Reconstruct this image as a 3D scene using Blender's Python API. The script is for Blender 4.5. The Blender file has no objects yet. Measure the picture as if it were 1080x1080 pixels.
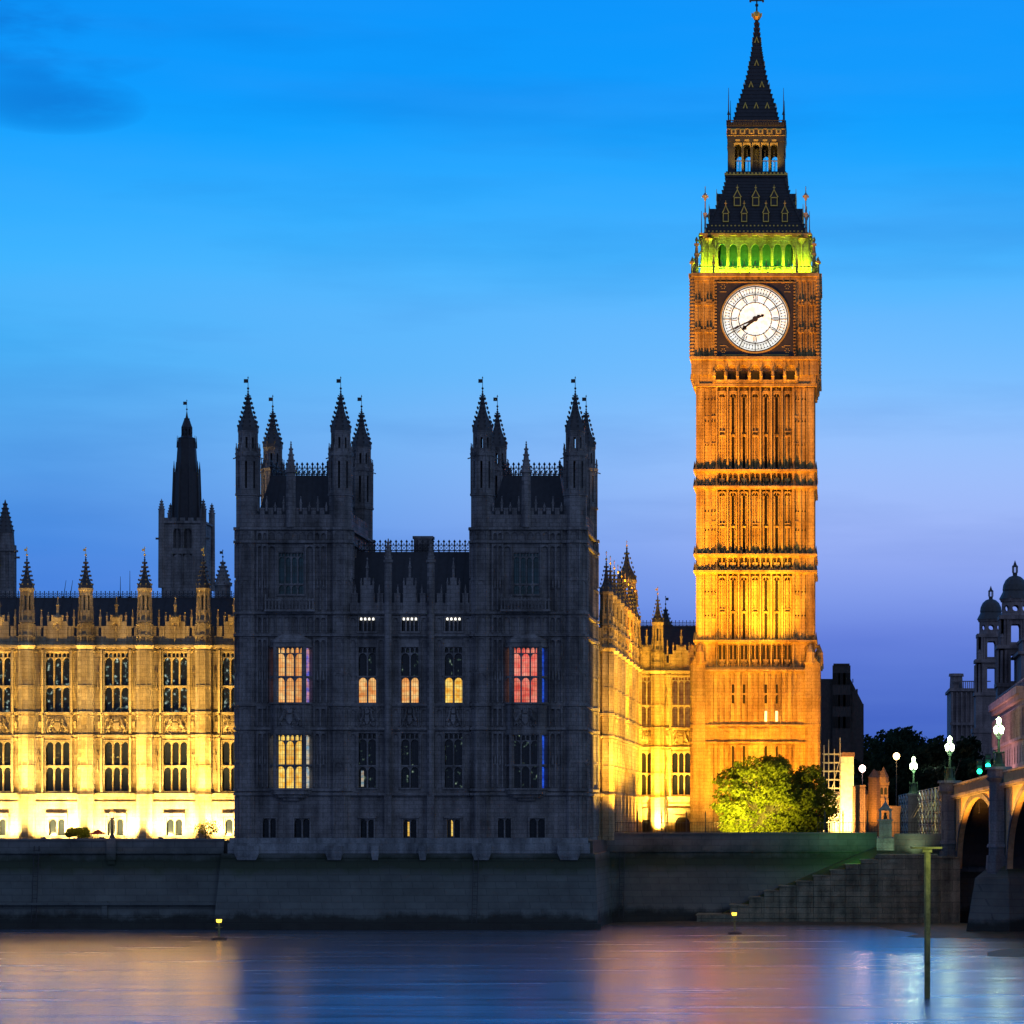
import bpy, math, random
from mathutils import Matrix, Vector
R=math.radians
random.seed(11)
scn=bpy.context.scene
# ------------------------------------------------------------------ camera
F=3220.0; VU=880.0; VV=860.0; EYE=10.4      # focal length in photo pixels, vanishing point, eye height over the water
cam=bpy.data.cameras.new('camera'); co=bpy.data.objects.new('camera',cam); scn.collection.objects.link(co)
co.location=(0,0,EYE); co.rotation_euler=(R(90),0,0)
cam.sensor_width=36; cam.lens=36*F/1080; cam.shift_x=-(VU-540)/1080; cam.shift_y=(VV-540)/1080
cam.clip_start=1; cam.clip_end=20000
scn.camera=co
scn.view_settings.view_transform='Standard'; scn.view_settings.look='None'
scn.view_settings.exposure=0; scn.view_settings.gamma=1
scn.cycles.use_denoising=True
scn.cycles.max_bounces=5; scn.cycles.diffuse_bounces=2; scn.cycles.glossy_bounces=3
scn.cycles.sample_clamp_indirect=40.0
# ------------------------------------------------------------------ sky (dusk)
w=bpy.data.worlds.new('World'); scn.world=w; w.use_nodes=True
nt=w.node_tree; nt.nodes.clear()
def N(t,**k):
    n=nt.nodes.new(t)
    for a,b in k.items():
        if a=='inp':
            for i,v in b.items(): n.inputs[i].default_value=v
        else: setattr(n,a,b)
    return n
def L(a,b): nt.links.new(a,b)
def mth(op,a,b=None,c=None,clamp=False):
    n=nt.nodes.new('ShaderNodeMath'); n.operation=op; n.use_clamp=clamp
    for i,v in enumerate((a,b,c)):
        if v is None: continue
        if isinstance(v,(int,float)): n.inputs[i].default_value=v
        else: L(v,n.inputs[i])
    return n.outputs[0]
def ramp(fac,stops,interp='LINEAR'):
    n=nt.nodes.new('ShaderNodeValToRGB'); cr=n.color_ramp; cr.interpolation=interp
    while len(cr.elements)<len(stops): cr.elements.new(0.5)
    for e,(p,c) in zip(cr.elements,stops):
        e.position=p; e.color=(c[0],c[1],c[2],1) if not isinstance(c,(int,float)) else (c,c,c,1)
    L(fac,n.inputs[0]); return n
def mixc(fac,a,b,mode='MIX'):
    n=nt.nodes.new('ShaderNodeMix'); n.data_type='RGBA'; n.blend_type=mode
    for i,v in ((0,fac),(6,a),(7,b)):
        if isinstance(v,(int,float)): n.inputs[i].default_value=v if i==0 else (v,v,v,1)
        elif isinstance(v,tuple): n.inputs[i].default_value=(v[0],v[1],v[2],1)
        else: L(v,n.inputs[i])
    return n.outputs[2]
def srgb(r,g,b):
    f=lambda c:(c/255/12.92 if c<=10 else ((c/255+.055)/1.055)**2.4)
    return (f(r),f(g),f(b))
tc=N('ShaderNodeTexCoord'); sep=N('ShaderNodeSeparateXYZ'); L(tc.outputs['Generated'],sep.inputs[0])
e=mth('MULTIPLY',sep.outputs[2],1/0.30,clamp=True)             # 0 at the horizon, 1 at 17 degrees up
cr=ramp(e,[(0.0,srgb(20,78,176)),(0.15,srgb(56,92,200)),(0.228,srgb(116,144,232)),(0.31,srgb(160,182,248)),(0.393,srgb(156,194,253)),
           (0.476,srgb(116,190,255)),(0.58,srgb(74,182,255)),(0.68,srgb(18,166,255)),(0.76,srgb(0,156,255)),(1.0,srgb(0,138,246))],'B_SPLINE')
# the left (southern) part of the sky is a little deeper near the horizon
lf=mth('MULTIPLY',mth('MULTIPLY_ADD',sep.outputs[0],-4.5,-.12,clamp=True),mth('MULTIPLY',mth('SUBTRACT',1.0,mth('MULTIPLY',sep.outputs[2],5.8),clamp=True),1.25),clamp=True)
base=mixc(mth('MULTIPLY',lf,1.0,clamp=True),cr.outputs[0],srgb(22,108,212))
base=mixc(mth('MULTIPLY',sep.outputs[0],-3.6,clamp=True),base,mixc(1.0,base,(.42,.98,1.0),'MULTIPLY'))
mp=N('ShaderNodeMapping'); mp.inputs['Scale'].default_value=(3.2,3.2,22); L(tc.outputs['Generated'],mp.inputs[0])
nz=N('ShaderNodeTexNoise',inp={'Scale':1.6,'Detail':6.0,'Roughness':0.55}); L(mp.outputs[0],nz.inputs['Vector'])
cl=ramp(nz.outputs[0],[(0.50,0.0),(0.74,1.0)])
base=mixc(mth('MULTIPLY',cl.outputs[0],0.34),base,mixc(0.70,base,srgb(0,92,190)))
mp2=N('ShaderNodeMapping'); mp2.inputs['Scale'].default_value=(2.0,2.0,15); mp2.inputs['Location'].default_value=(4.3,1.2,.7); L(tc.outputs['Generated'],mp2.inputs[0])
nz2=N('ShaderNodeTexNoise',inp={'Scale':1.5,'Detail':5.0,'Roughness':0.5}); L(mp2.outputs[0],nz2.inputs['Vector'])
cl2=ramp(nz2.outputs[0],[(0.48,0.0),(0.75,1.0)])
base=mixc(mth('MULTIPLY',mth('MULTIPLY',cl2.outputs[0],0.28),mth('SUBTRACT',1.0,e)),base,srgb(140,178,250))
# one dark bank of cloud high on the left
def blob(x,z,sx,sz):
    a=mth('POWER',mth('DIVIDE',mth('SUBTRACT',sep.outputs[0],x),sx),2.0); b=mth('POWER',mth('DIVIDE',mth('SUBTRACT',sep.outputs[2],z),sz),2.0)
    return mth('SUBTRACT',1.0,mth('ADD',a,b),clamp=True)
bk=mth('ADD',blob(-.248,.240,.045,.014),mth('MULTIPLY',blob(-.243,.221,.030,.010),.9),clamp=True)
mp3=N('ShaderNodeMapping'); mp3.inputs['Scale'].default_value=(9,9,34); L(tc.outputs['Generated'],mp3.inputs[0])
nz3=N('ShaderNodeTexNoise',inp={'Scale':1.6,'Detail':6.0,'Roughness':.55}); L(mp3.outputs[0],nz3.inputs['Vector'])
bk=mth('MULTIPLY',mth('POWER',bk,.7),ramp(nz3.outputs[0],[(.36,0.05),(.58,1.0)],'EASE').outputs[0])
base=mixc(mth('MULTIPLY',bk,.6),base,srgb(0,96,192))
# brightness of the dome: the west (+Y) still glows, overhead and the east are dark
glow=ramp(mth('MULTIPLY_ADD',sep.outputs[1],0.5,0.5),[(0.0,0.0),(0.45,0.0),(0.86,0.6),(0.95,1.0)])
up=ramp(sep.outputs[2],[(0.0,.5),(0.275,.5),(0.36,.95),(0.65,0.5),(1.0,0.10)])  # unseen band just above the view is brightened to light the water
col=mixc(1.0,mixc(1.0,mixc(1.0,base,glow.outputs[0],'MULTIPLY'),up.outputs[0],'MULTIPLY'),2.0,'MULTIPLY')
# twilight of the eastern and upper dome
east=ramp(mth('MULTIPLY_ADD',sep.outputs[1],0.5,0.5),[(0.0,(.105,.155,.30)),(0.6,(.085,.145,.31)),(0.93,(.0,.0,.0))])
col=mixc(1.0,col,east.outputs[0],'ADD')
bg=N('ShaderNodeBackground'); L(col,bg.inputs[0]); bg.inputs[1].default_value=1.0
sky=N('ShaderNodeTexSky',sky_type='NISHITA',sun_disc=False); sky.sun_elevation=R(-3); sky.sun_rotation=R(0)
bg2=N('ShaderNodeBackground'); L(sky.outputs[0],bg2.inputs[0]); bg2.inputs[1].default_value=0.02
ad=N('ShaderNodeAddShader'); L(bg.outputs[0],ad.inputs[0]); L(bg2.outputs[0],ad.inputs[1])
ow=N('ShaderNodeOutputWorld'); L(ad.outputs[0],ow.inputs[0])

sl=bpy.data.lights.new('twilight_fill','SUN'); sl.energy=.16; sl.angle=R(25); sl.color=(.55,.72,1)  # added cool fill from behind the camera, brings out the relief
so=bpy.data.objects.new('twilight_fill_sun',sl); scn.collection.objects.link(so); so.rotation_euler=Vector((-.55,.75,-.50)).to_track_quat('-Z','Y').to_euler()
# ------------------------------------------------------------------ lamps (floodlights that stand in the place)
LR_=random.Random(5)
def spot(loc,to,power,color,size=70,blend=.8,rad=.25):
    if power>3000: power*=LR_.uniform(.78,1.22)
    l=bpy.data.lights.new('floodlight','SPOT'); l.energy=power; l.color=color; l.spot_size=R(size); l.spot_blend=blend; l.shadow_soft_size=rad
    o=bpy.data.objects.new('floodlight_lamp',l); scn.collection.objects.link(o); o.location=loc
    o.rotation_euler=(Vector(to)-Vector(loc)).to_track_quat('-Z','Y').to_euler(); return o
def point(loc,power,color,rad=.2):
    l=bpy.data.lights.new('lamp','POINT'); l.energy=power; l.color=color; l.shadow_soft_size=rad
    o=bpy.data.objects.new('lamp_light',l); scn.collection.objects.link(o); o.location=loc; return o
def X(u,D): return (u-VU)*D/F
def Z(v,D): return EYE+(VV-v)*D/F
GOLD=(1,.60,.11); ORNG=(1,.38,.010); GREEN=(.25,1,.05)
# ---- left river range (facade plane Y=291)
for k,u in enumerate((-32,30,92,154,216)):
    x=X(u,291)
    spot((x,287.9,8.5),(x,291,17),3500,GOLD,80,.9)
    spot((x,288.6,9.0),(x,290.4,27),48000,GOLD,28,.8,.1)
    for dx in (-1.75,1.75):
        spot((x+dx,289.0,8.4),(x+dx,290.9,10.6),6500,(1,.72,.24),130,1,.2)
for u in (-1,61,123,185,236):
    x=X(u,291); spot((x-1.5,283.5,9.0),(x,291,20),9500 if u<150 else 17000,GOLD,75,.9)
# ---- return range facing north (plane X=-22.6, Y 294..342)
YEL=(1,.52,.05)
for k in range(10):
    y=292.5+k*5.0
    spot((-20.3,y,8.6),(-22.4,y+.4,22),13000,YEL,75,.9); spot((-18.6,y+1,9.5),(-22.6,y+2.5,26),15000,YEL,60,.9)
spot((-18.5,294.5,8.8),(-22.6,296.5,23),30000,YEL,75,.9); spot((-13,288,9),(-22.4,296,22),30000,YEL,50,.9)
for y in (300,315): spot((-11,y,9),(-22.6,y+3,24),16000,YEL,85,.9)
# ---- wing (plane Y=342)
spot((X(697,342),339.4,8.6),(X(697,342),342,14),20000,(1,.60,.10),110,.9)
for u in (683,716): spot((X(u,342),334,8.8),(X(u,342),342,22),22000,(1,.47,.03),90,.9)
spot((X(690,342),328,9),(X(697,342),342,27),9000,(1,.45,.02),60,.9)
# ---- clock tower (front plane Y=330, centre X=-8.4)
TX=X(796.6,330)
for dx,pw in ((-5,22000),(0,25000),(5,20000)): spot((TX+dx,318,8.8),(TX+dx*.7,330,21),pw,ORNG,95,1,.5)
spot((TX-3,320,27),(TX-1.5,330,30),5000,ORNG,95,1,.4)
spot((TX+1.8,320.5,27),(TX+1.6,330,33),36000,(1,.50,.03),44,1,.4)
spot((TX-11,312,12),(TX-3,330,50),250000,(1,.34,.003),50,1,.5)
spot((TX+4,314,10),(TX+3,330,42),60000,(1,.32,.004),40,1,.5)
spot((TX-4,319,29.5),(TX-2.5,330,60),36000,(1,.34,.003),36,1,.5)
spot((TX+16,326,12),(TX+6,335,40),24000,ORNG,60,1,.5)


# ------------------------------------------------------------------ materials
def newmat(name):
    global nt
    m=bpy.data.materials.new(name); m.use_nodes=True; nt=m.node_tree; nt.nodes.clear()
    return m
def fin(sh,disp=None):
    o=N('ShaderNodeOutputMaterial'); L(sh,o.inputs[0])
def stone(name,c1,c2,rough=.85,sc=.35,bump=.35,brick=None,streak=.5):
    m=newmat(name)
    g=N('ShaderNodeNewGeometry'); 
    n1=N('ShaderNodeTexNoise',inp={'Scale':sc,'Detail':6.0,'Roughness':.6}); L(g.outputs['Position'],n1.inputs['Vector'])
    mpn=N('ShaderNodeMapping'); mpn.inputs['Scale'].default_value=(1.4,1.4,.12); L(g.outputs['Position'],mpn.inputs[0])
    n2=N('ShaderNodeTexNoise',inp={'Scale':1.0,'Detail':4.0}); L(mpn.outputs[0],n2.inputs['Vector'])
    f=mth('ADD',mth('MULTIPLY',n1.outputs[0],1-streak),mth('MULTIPLY',n2.outputs[0],streak))
    r=ramp(f,[(.36,c2),(.62,c1)])
    n3=N('ShaderNodeTexNoise',inp={'Scale':7.0,'Detail':5.0}); L(g.outputs['Position'],n3.inputs['Vector'])
    c=mixc(.35,r.outputs[0],mixc(1.0,r.outputs[0],ramp(n3.outputs[0],[(.3,.45),(.7,1.5)]).outputs[0],'MULTIPLY'))
    b=N('ShaderNodeBump',inp={'Strength':bump,'Distance':.06}); 
    h=n3.outputs[0]
    if brick:
        sp=N('ShaderNodeSeparateXYZ'); L(g.outputs['Position'],sp.inputs[0])
        cb=N('ShaderNodeCombineXYZ'); L(mth('ADD',sp.outputs[0],sp.outputs[1]),cb.inputs[0]); L(sp.outputs[2],cb.inputs[1])
        bt=N('ShaderNodeTexBrick',inp={'Scale':1.0,'Mortar Size':.025,'Brick Width':brick[0],'Row Height':brick[1],'Color1':(1,1,1,1),'Color2':(.62,.62,.62,1),'Mortar':(.22,.22,.22,1),'Bias':-.2})
        L(cb.outputs[0],bt.inputs['Vector'])
        c=mixc(.55 if len(brick)<3 else brick[2],c,mixc(1.0,c,bt.outputs[0],'MULTIPLY'))
        h=mth('ADD',mth('MULTIPLY',h,.5),mth('MULTIPLY',bt.outputs[1],-1.0))
    L(h,b.inputs['Height'])
    p=N('ShaderNodeBsdfPrincipled',inp={'Roughness':rough,'Specular IOR Level':.25}); L(c,p.inputs[0]); L(b.outputs[0],p.inputs['Normal'])
    fin(p.outputs[0]); return m
def plain(name,c,rough=.6,metal=0,em=None,est=0,var=.3):
    m=newmat(name)
    g=N('ShaderNodeNewGeometry'); n1=N('ShaderNodeTexNoise',inp={'Scale':2.5,'Detail':5.0}); L(g.outputs['Position'],n1.inputs['Vector'])
    c2=mixc(var,c,mixc(1.0,c,ramp(n1.outputs[0],[(.3,.3),(.7,1.7)]).outputs[0],'MULTIPLY'))
    p=N('ShaderNodeBsdfPrincipled',inp={'Roughness':rough,'Metallic':metal}); L(c2,p.inputs[0])
    if em: p.inputs['Emission Color'].default_value=(*em,1); p.inputs['Emission Strength'].default_value=est
    fin(p.outputs[0]); return m
def glass(name,kind,ca=(0,0,0),cb=(0,0,0),st=0,thr=.7,sc=3.2):
    """leaded glass: 'dark', 'speck' (reflected glints put in as spots of emission) or 'lit' (an even glow)"""
    m=newmat(name); g=N('ShaderNodeNewGeometry')
    sp=N('ShaderNodeSeparateXYZ'); L(g.outputs['Position'],sp.inputs[0])
    cbn=N('ShaderNodeCombineXYZ'); L(mth('ADD',sp.outputs[0],sp.outputs[1]),cbn.inputs[0]); L(sp.outputs[2],cbn.inputs[1])
    bt=N('ShaderNodeTexBrick',offset=0.0,inp={'Scale':1.0,'Mortar Size':.018,'Brick Width':.21,'Row Height':.42,'Color1':(1,1,1,1),'Color2':(.82,.82,.82,1),'Mortar':(.12,.12,.12,1)})
    L(cbn.outputs[0],bt.inputs['Vector'])
    n1=N('ShaderNodeTexNoise',inp={'Scale':2.2 if kind=='lit' else sc,'Detail':2.0}); L(g.outputs['Position'],n1.inputs['Vector'])
    p=N('ShaderNodeBsdfPrincipled',inp={'Base Color':(.012,.016,.022,1),'Roughness':.12})
    b=N('ShaderNodeBump',inp={'Strength':.4,'Distance':.03}); L(bt.outputs[1],b.inputs['Height']); L(b.outputs[0],p.inputs['Normal'])
    if kind=='lit':
        em=mixc(ramp(n1.outputs[0],[(.35,0.0),(.65,1.0)]).outputs[0],ca,cb)
        em=mixc(.8,em,mixc(1.0,em,bt.outputs[0],'MULTIPLY'))
        n4=N('ShaderNodeTexNoise',inp={'Scale':.8,'Detail':2.0}); L(g.outputs['Position'],n4.inputs['Vector'])
        em=mixc(1.0,em,ramp(n4.outputs[0],[(.36,(.75,.60,.48)),(.52,(.98,.95,.9)),(.62,(1.0,1,1))]).outputs[0],'MULTIPLY')
        L(em,p.inputs['Emission Color']); p.inputs['Emission Strength'].default_value=st
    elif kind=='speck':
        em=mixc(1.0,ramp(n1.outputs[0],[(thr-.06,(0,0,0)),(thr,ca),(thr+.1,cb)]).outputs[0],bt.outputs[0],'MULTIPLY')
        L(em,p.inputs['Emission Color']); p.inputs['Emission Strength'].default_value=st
    fin(p.outputs[0]); return m
M={}
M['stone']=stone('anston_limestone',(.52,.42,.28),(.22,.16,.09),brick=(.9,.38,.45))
M['stone_dark']=stone('weathered_unlit_limestone',(.33,.31,.31),(.10,.095,.095),brick=(.9,.38,.5),sc=.5)  # darker, greyer copy of the palace limestone stands for its unlit state
M['stone_pale']=stone('washed_granite',(.34,.36,.38),(.12,.13,.14),brick=(1.8,.6,.4))
M['tstone']=stone('tower_limestone',(.56,.41,.18),(.20,.125,.05),brick=(.8,.36,.45),streak=.55)
M['slate']=plain('cast_iron_roof_tiles',(.030,.030,.036),.6)
M['lead']=plain('dark_leadwork',(.06,.06,.065),.6)
M['iron']=plain('black_ironwork',(.03,.03,.035),.5)
M['gilt']=plain('gilded_iron',(.95,.62,.12),.35,.7)
M['dark']=plain('shadowed_opening',(.012,.010,.009),.9)
M['glass']=glass('leaded_glass_dark','dark')
M['glassS']=glass('leaded_glass_painted_glints','speck',(.10,.16,.14),(.65,.8,.68),.8,.63,2.3)  # pale specks stand for reflected glints, put in as emission
M['glassD']=glass('leaded_glass_faint_painted_glints','speck',(.05,.09,.07),(.5,.65,.45),.8,.70,2.0)  # sparser, dimmer reflected glints, also painted as emission
M['glassB']=glass('leaded_glass_blue_dusk','lit',(.006,.030,.060),(.010,.030,.06),.35)  # dusk blue put in as a faint glow of the pane
M['litY']=glass('warm_lit_glass','lit',(1,.40,.10),(1,.66,.26),1.05)
M['litYY']=glass('yellow_lit_glass','lit',(1,.48,.03),(1,.78,.20),1.15)
M['litV']=glass('violet_lit_glass','lit',(.10,.13,.75),(.75,.35,.40),.9)
M['litC']=glass('pale_lit_glass','lit',(.25,.45,.62),(.9,.75,.50),.9)
M['litR']=glass('red_lit_glass','lit',(1,.13,.10),(1,.34,.24),.95)
M['litBl']=glass('blue_lit_glass','lit',(.01,.05,.60),(.03,.14,1),.9)
M['litO']=glass('dim_orange_glass','lit',(.55,.16,.07),(.75,.32,.16),.7)
M['litOr']=glass('amber_painted_reflection_glass','lit',(.42,.13,.02),(.60,.24,.04),.55)  # amber reflection painted as emission of the pane
M['litW']=plain('pale_lit_slit_glass',(.8,.7,.5),.5,0,(1,.85,.45),1.3)
M['white_lamp']=plain('small_white_lamp',(.8,.8,.8),.5,0,(1,.97,.85),2.2)
M['hoard']=plain('white_hoarding',(.78,.70,.52),.7)
M['pink']=stone('portland_stone',(.46,.34,.33),(.24,.17,.17),brick=(1.2,.5,.3))
M['portland']=stone('darker_portland_stone',(.36,.29,.29),(.15,.12,.125),brick=(1.2,.5,.3))  # darker, greyer copy of the Portland stone
M['granite']=stone('grey_granite',(.22,.25,.28),(.10,.12,.14),brick=(2.2,.9,.4))
M['paintedfascia']=plain('painted_iron_fascia',(.50,.38,.22),.6)
M['brickdark']=plain('near_black_brick',(.05,.045,.045),.9)  # one even near-black tone
M['greeniron']=plain('green_painted_iron',(.014,.035,.02),.5)
M['brick']=stone('red_brick_and_stone',(.34,.17,.11),(.18,.09,.06),brick=(.5,.2,.4))
M['pole']=plain('galvanised_tube',(.45,.42,.34),.5,.3)
M['wood']=stone('weathered_timber_pile',(.32,.30,.14),(.10,.10,.05),sc=2)
M['bark']=plain('bark',(.06,.045,.03),.9)
M['sand']=stone('wet_foreshore_gravel',(.10,.085,.055),(.05,.045,.035),rough=.6,sc=1.2)
M['grass']=plain('short_grass',(.04,.07,.02),.95)
M['ground']=plain('paving_and_lawn',(.09,.085,.075),.95)
def wallmat():
    m=newmat('river_wall_stone'); g=N('ShaderNodeNewGeometry'); sp=N('ShaderNodeSeparateXYZ'); L(g.outputs['Position'],sp.inputs[0])
    cb=N('ShaderNodeCombineXYZ'); L(mth('ADD',sp.outputs[0],sp.outputs[1]),cb.inputs[0]); L(sp.outputs[2],cb.inputs[1])
    bt=N('ShaderNodeTexBrick',inp={'Scale':1.0,'Mortar Size':.03,'Brick Width':1.9,'Row Height':.62,'Color1':(1,1,1,1),'Color2':(.7,.7,.7,1),'Mortar':(.35,.35,.35,1)}); L(cb.outputs[0],bt.inputs['Vector'])
    n1=N('ShaderNodeTexNoise',inp={'Scale':.35,'Detail':7.0,'Roughness':.65}); L(g.outputs['Position'],n1.inputs['Vector'])
    z=mth('ADD',sp.outputs[2],mth('MULTIPLY',mth('SUBTRACT',n1.outputs[0],.5),2.2))
    r=ramp(mth('DIVIDE',z,10.0,clamp=True),[(0.0,(.04,.04,.035)),(.10,(.03,.035,.03)),(.16,(.14,.16,.155)),(.48,(.12,.14,.13)),(.56,(.045,.065,.035)),(.63,(.03,.045,.025)),(.70,(.10,.115,.11)),(.80,(.18,.18,.18)),(1,(.20,.20,.20))])
    c=mixc(.55,r.outputs[0],mixc(1.0,r.outputs[0],bt.outputs[0],'MULTIPLY'))
    c=mixc(.5,c,mixc(1.0,c,ramp(n1.outputs[0],[(.3,.4),(.7,1.6)]).outputs[0],'MULTIPLY'))
    b=N('ShaderNodeBump',inp={'Strength':.4,'Distance':.08}); L(mth('SUBTRACT',n1.outputs[0],bt.outputs[1]),b.inputs['Height'])
    p=N('ShaderNodeBsdfPrincipled',inp={'Roughness':.75}); L(c,p.inputs[0]); L(b.outputs[0],p.inputs['Normal']); fin(p.outputs[0]); return m
M['wall']=wallmat()
M['block']=stone('large_stone_blocks',(.34,.33,.24),(.11,.11,.08),brick=(2.3,1.05,.75),sc=.8)
def watermat():
    m=newmat('river_water'); g=N('ShaderNodeNewGeometry')
    mp=N('ShaderNodeMapping'); mp.inputs['Scale'].default_value=(.05,.30,1); L(g.outputs['Position'],mp.inputs[0])
    n1=N('ShaderNodeTexNoise',inp={'Scale':1.0,'Detail':6.0,'Roughness':.6}); L(mp.outputs[0],n1.inputs['Vector'])
    mp2=N('ShaderNodeMapping'); mp2.inputs['Scale'].default_value=(.35,1.6,1); L(g.outputs['Position'],mp2.inputs[0])
    n2=N('ShaderNodeTexNoise',inp={'Scale':1.0,'Detail':4.0}); L(mp2.outputs[0],n2.inputs['Vector'])
    b=N('ShaderNodeBump',inp={'Strength':1.0,'Distance':.16}); L(mth('ADD',n1.outputs[0],mth('MULTIPLY',n2.outputs[0],.22)),b.inputs['Height'])
    rr=ramp(n1.outputs[0],[(.3,.16),(.7,.30)])
    p=N('ShaderNodeBsdfPrincipled',inp={'Base Color':(.012,.05,.10,1),'Roughness':.5,'IOR':1.33}); L(b.outputs[0],p.inputs['Normal'])
    gl=N('ShaderNodeBsdfGlossy',inp={'Color':(.88,.88,.95,1)}); L(rr.outputs[0],gl.inputs['Roughness']); L(b.outputs[0],gl.inputs['Normal'])
    lw_=N('ShaderNodeLayerWeight',inp={'Blend':.5}); fr=ramp(lw_.outputs['Facing'],[(0.0,.03),(.7,.10),(.88,.50),(1.0,.68)])
    mx=N('ShaderNodeMixShader'); L(fr.outputs[0],mx.inputs[0]); L(p.outputs[0],mx.inputs[1]); L(gl.outputs[0],mx.inputs[2]); fin(mx.outputs[0]); return m
M['water']=watermat()
def leafmat(name,c1,c2):
    m=newmat(name); g=N('ShaderNodeNewGeometry')
    n1=N('ShaderNodeTexNoise',inp={'Scale':.9,'Detail':3.0}); L(g.outputs['Position'],n1.inputs['Vector'])
    c=ramp(n1.outputs[0],[(.35,c1),(.65,c2)]).outputs[0]
    d=N('ShaderNodeBsdfDiffuse'); L(c,d.inputs[0]); t=N('ShaderNodeBsdfTranslucent'); L(c,t.inputs[0])
    mx=N('ShaderNodeMixShader',inp={0:.3}); L(d.outputs[0],mx.inputs[1]); L(t.outputs[0],mx.inputs[2]); fin(mx.outputs[0]); return m
M['leaf']=leafmat('plane_tree_leaves',(.11,.13,.012),(.19,.19,.025))
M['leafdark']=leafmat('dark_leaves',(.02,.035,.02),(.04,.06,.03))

# ------------------------------------------------------------------ mesh builder
class MB:
    def __init__(s): s.v=[]; s.f=[]; s.T=None
    def add(s,vs,fs):
        n=len(s.v)
        if s.T is not None: vs=[tuple(s.T@Vector(p)) for p in vs]
        s.v+=vs; s.f+=[tuple(i+n for i in f) for f in fs]
    def box(s,x0,x1,y0,y1,z0,z1):
        s.add([(x0,y0,z0),(x1,y0,z0),(x1,y1,z0),(x0,y1,z0),(x0,y0,z1),(x1,y0,z1),(x1,y1,z1),(x0,y1,z1)],
              [(0,3,2,1),(4,5,6,7),(0,1,5,4),(1,2,6,5),(2,3,7,6),(3,0,4,7)])
    def prism(s,poly,z0,z1,sc=1.0,c=(0,0)):
        n=len(poly)
        s.add([(x,y,z0) for x,y in poly]+[(c[0]+(x-c[0])*sc,c[1]+(y-c[1])*sc,z1) for x,y in poly],
              [tuple(range(n-1,-1,-1)),tuple(range(n,2*n))]+[(i,(i+1)%n,n+(i+1)%n,n+i) for i in range(n)])
    def frus(s,cx,cy,z0,z1,r0,r1,n=8,rot=None):
        rot=math.pi/n if rot is None else rot
        a=[rot+2*math.pi*i/n for i in range(n)]
        s.add([(cx+r0*math.cos(t),cy+r0*math.sin(t),z0) for t in a]+[(cx+r1*math.cos(t),cy+r1*math.sin(t),z1) for t in a],
              [tuple(range(n-1,-1,-1)),tuple(range(n,2*n))]+[(i,(i+1)%n,n+(i+1)%n,n+i) for i in range(n)])
    def lathe(s,cx,cy,prof,n=8,rot=None):
        for (r0,z0),(r1,z1) in zip(prof,prof[1:]):
            if abs(z1-z0)>1e-5: s.frus(cx,cy,z0,z1,r0,r1,n,rot)
    def plate(s,poly,y0,y1):                     # convex polygon in xz given thickness in y
        n=len(poly)
        s.add([(x,y0,z) for x,z in poly]+[(x,y1,z) for x,z in poly],
              [tuple(range(n)),tuple(range(2*n-1,n-1,-1))]+[((i+1)%n,i,n+i,n+(i+1)%n) for i in range(n)])
    def tube(s,p,q,r,n=5,r1=None):
        p=Vector(p); q=Vector(q); d=(q-p)
        if d.length<1e-6: return
        k=d.normalized(); a=k.orthogonal().normalized(); b=k.cross(a); r1=r if r1 is None else r1
        vs=[tuple(p+(a*math.cos(t)+b*math.sin(t))*r) for t in [2*math.pi*i/n for i in range(n)]]+[tuple(q+(a*math.cos(t)+b*math.sin(t))*r1) for t in [2*math.pi*i/n for i in range(n)]]
        s.add(vs,[tuple(range(n-1,-1,-1)),tuple(range(n,2*n))]+[(i,(i+1)%n,n+(i+1)%n,n+i) for i in range(n)])
    def merge(s,o,T=None):
        old=s.T; s.T=T; s.add(list(o.v),list(o.f)); s.T=old
    def arch(s,x0,x1,zs,zt,y0,y1,hh=None,k=5):   # spandrel plate above a pointed arch from springing zs up to flat top zt
        c=(x0+x1)/2; hw=(x1-x0)/2; hh=hh or min(zt-zs-.04,hw*1.35)
        pts=[]
        for i in range(k+1):
            t=i/k; pts.append((hw*(1-t)**.8*(1+.0*t) if False else hw*math.cos(t*math.pi/2)**.85, zs+hh*math.sin(t*math.pi/2*.96)/math.sin(math.pi/2*.96)))
        for sg in (-1,1):
            for (a,za),(b,zb) in zip(pts,pts[1:]):
                q=[(c+sg*a,za),(c+sg*a,zt),(c+sg*b,zt),(c+sg*b,zb)]
                s.plate(q,y0,y1)
    def mesh(s,name,mat,smooth=False):
        me=bpy.data.meshes.new(name); me.from_pydata(s.v,[],s.f); me.materials.append(mat)
        if smooth: me.polygons.foreach_set('use_smooth',[True]*len(me.polygons))
        me.update(); return me
def link(name,me,parent=None,loc=(0,0,0),rz=0,scale=None):
    o=bpy.data.objects.new(name,me); scn.collection.objects.link(o); o.location=loc; o.rotation_euler=(0,0,rz)
    if scale: o.scale=scale
    if parent: o.parent=parent
    return o
def part(name,mb,mat,parent,loc=None,rz=0,smooth=False):
    if loc is None: loc=(0,0,-root_z(parent))
    return link(name,mb.mesh(name,mat,smooth),parent,loc,rz)
def root_z(o): return o.get('zb',0.0) if o else 0.0
def thing(name,label,cat,loc,rz=0,group=None):
    o=link(name,None,None,loc,rz); o['label']=label; o['category']=cat; o['zb']=loc[2]
    if group: o['group']=group
    return o
def struct(name,mb,mat,kind='structure'):
    o=link(name,mb.mesh(name,mat)); o['kind']=kind; return o
def tag(o,label,cat,group=None):
    o['label']=label; o['category']=cat
    if group: o['group']=group
    return o
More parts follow.
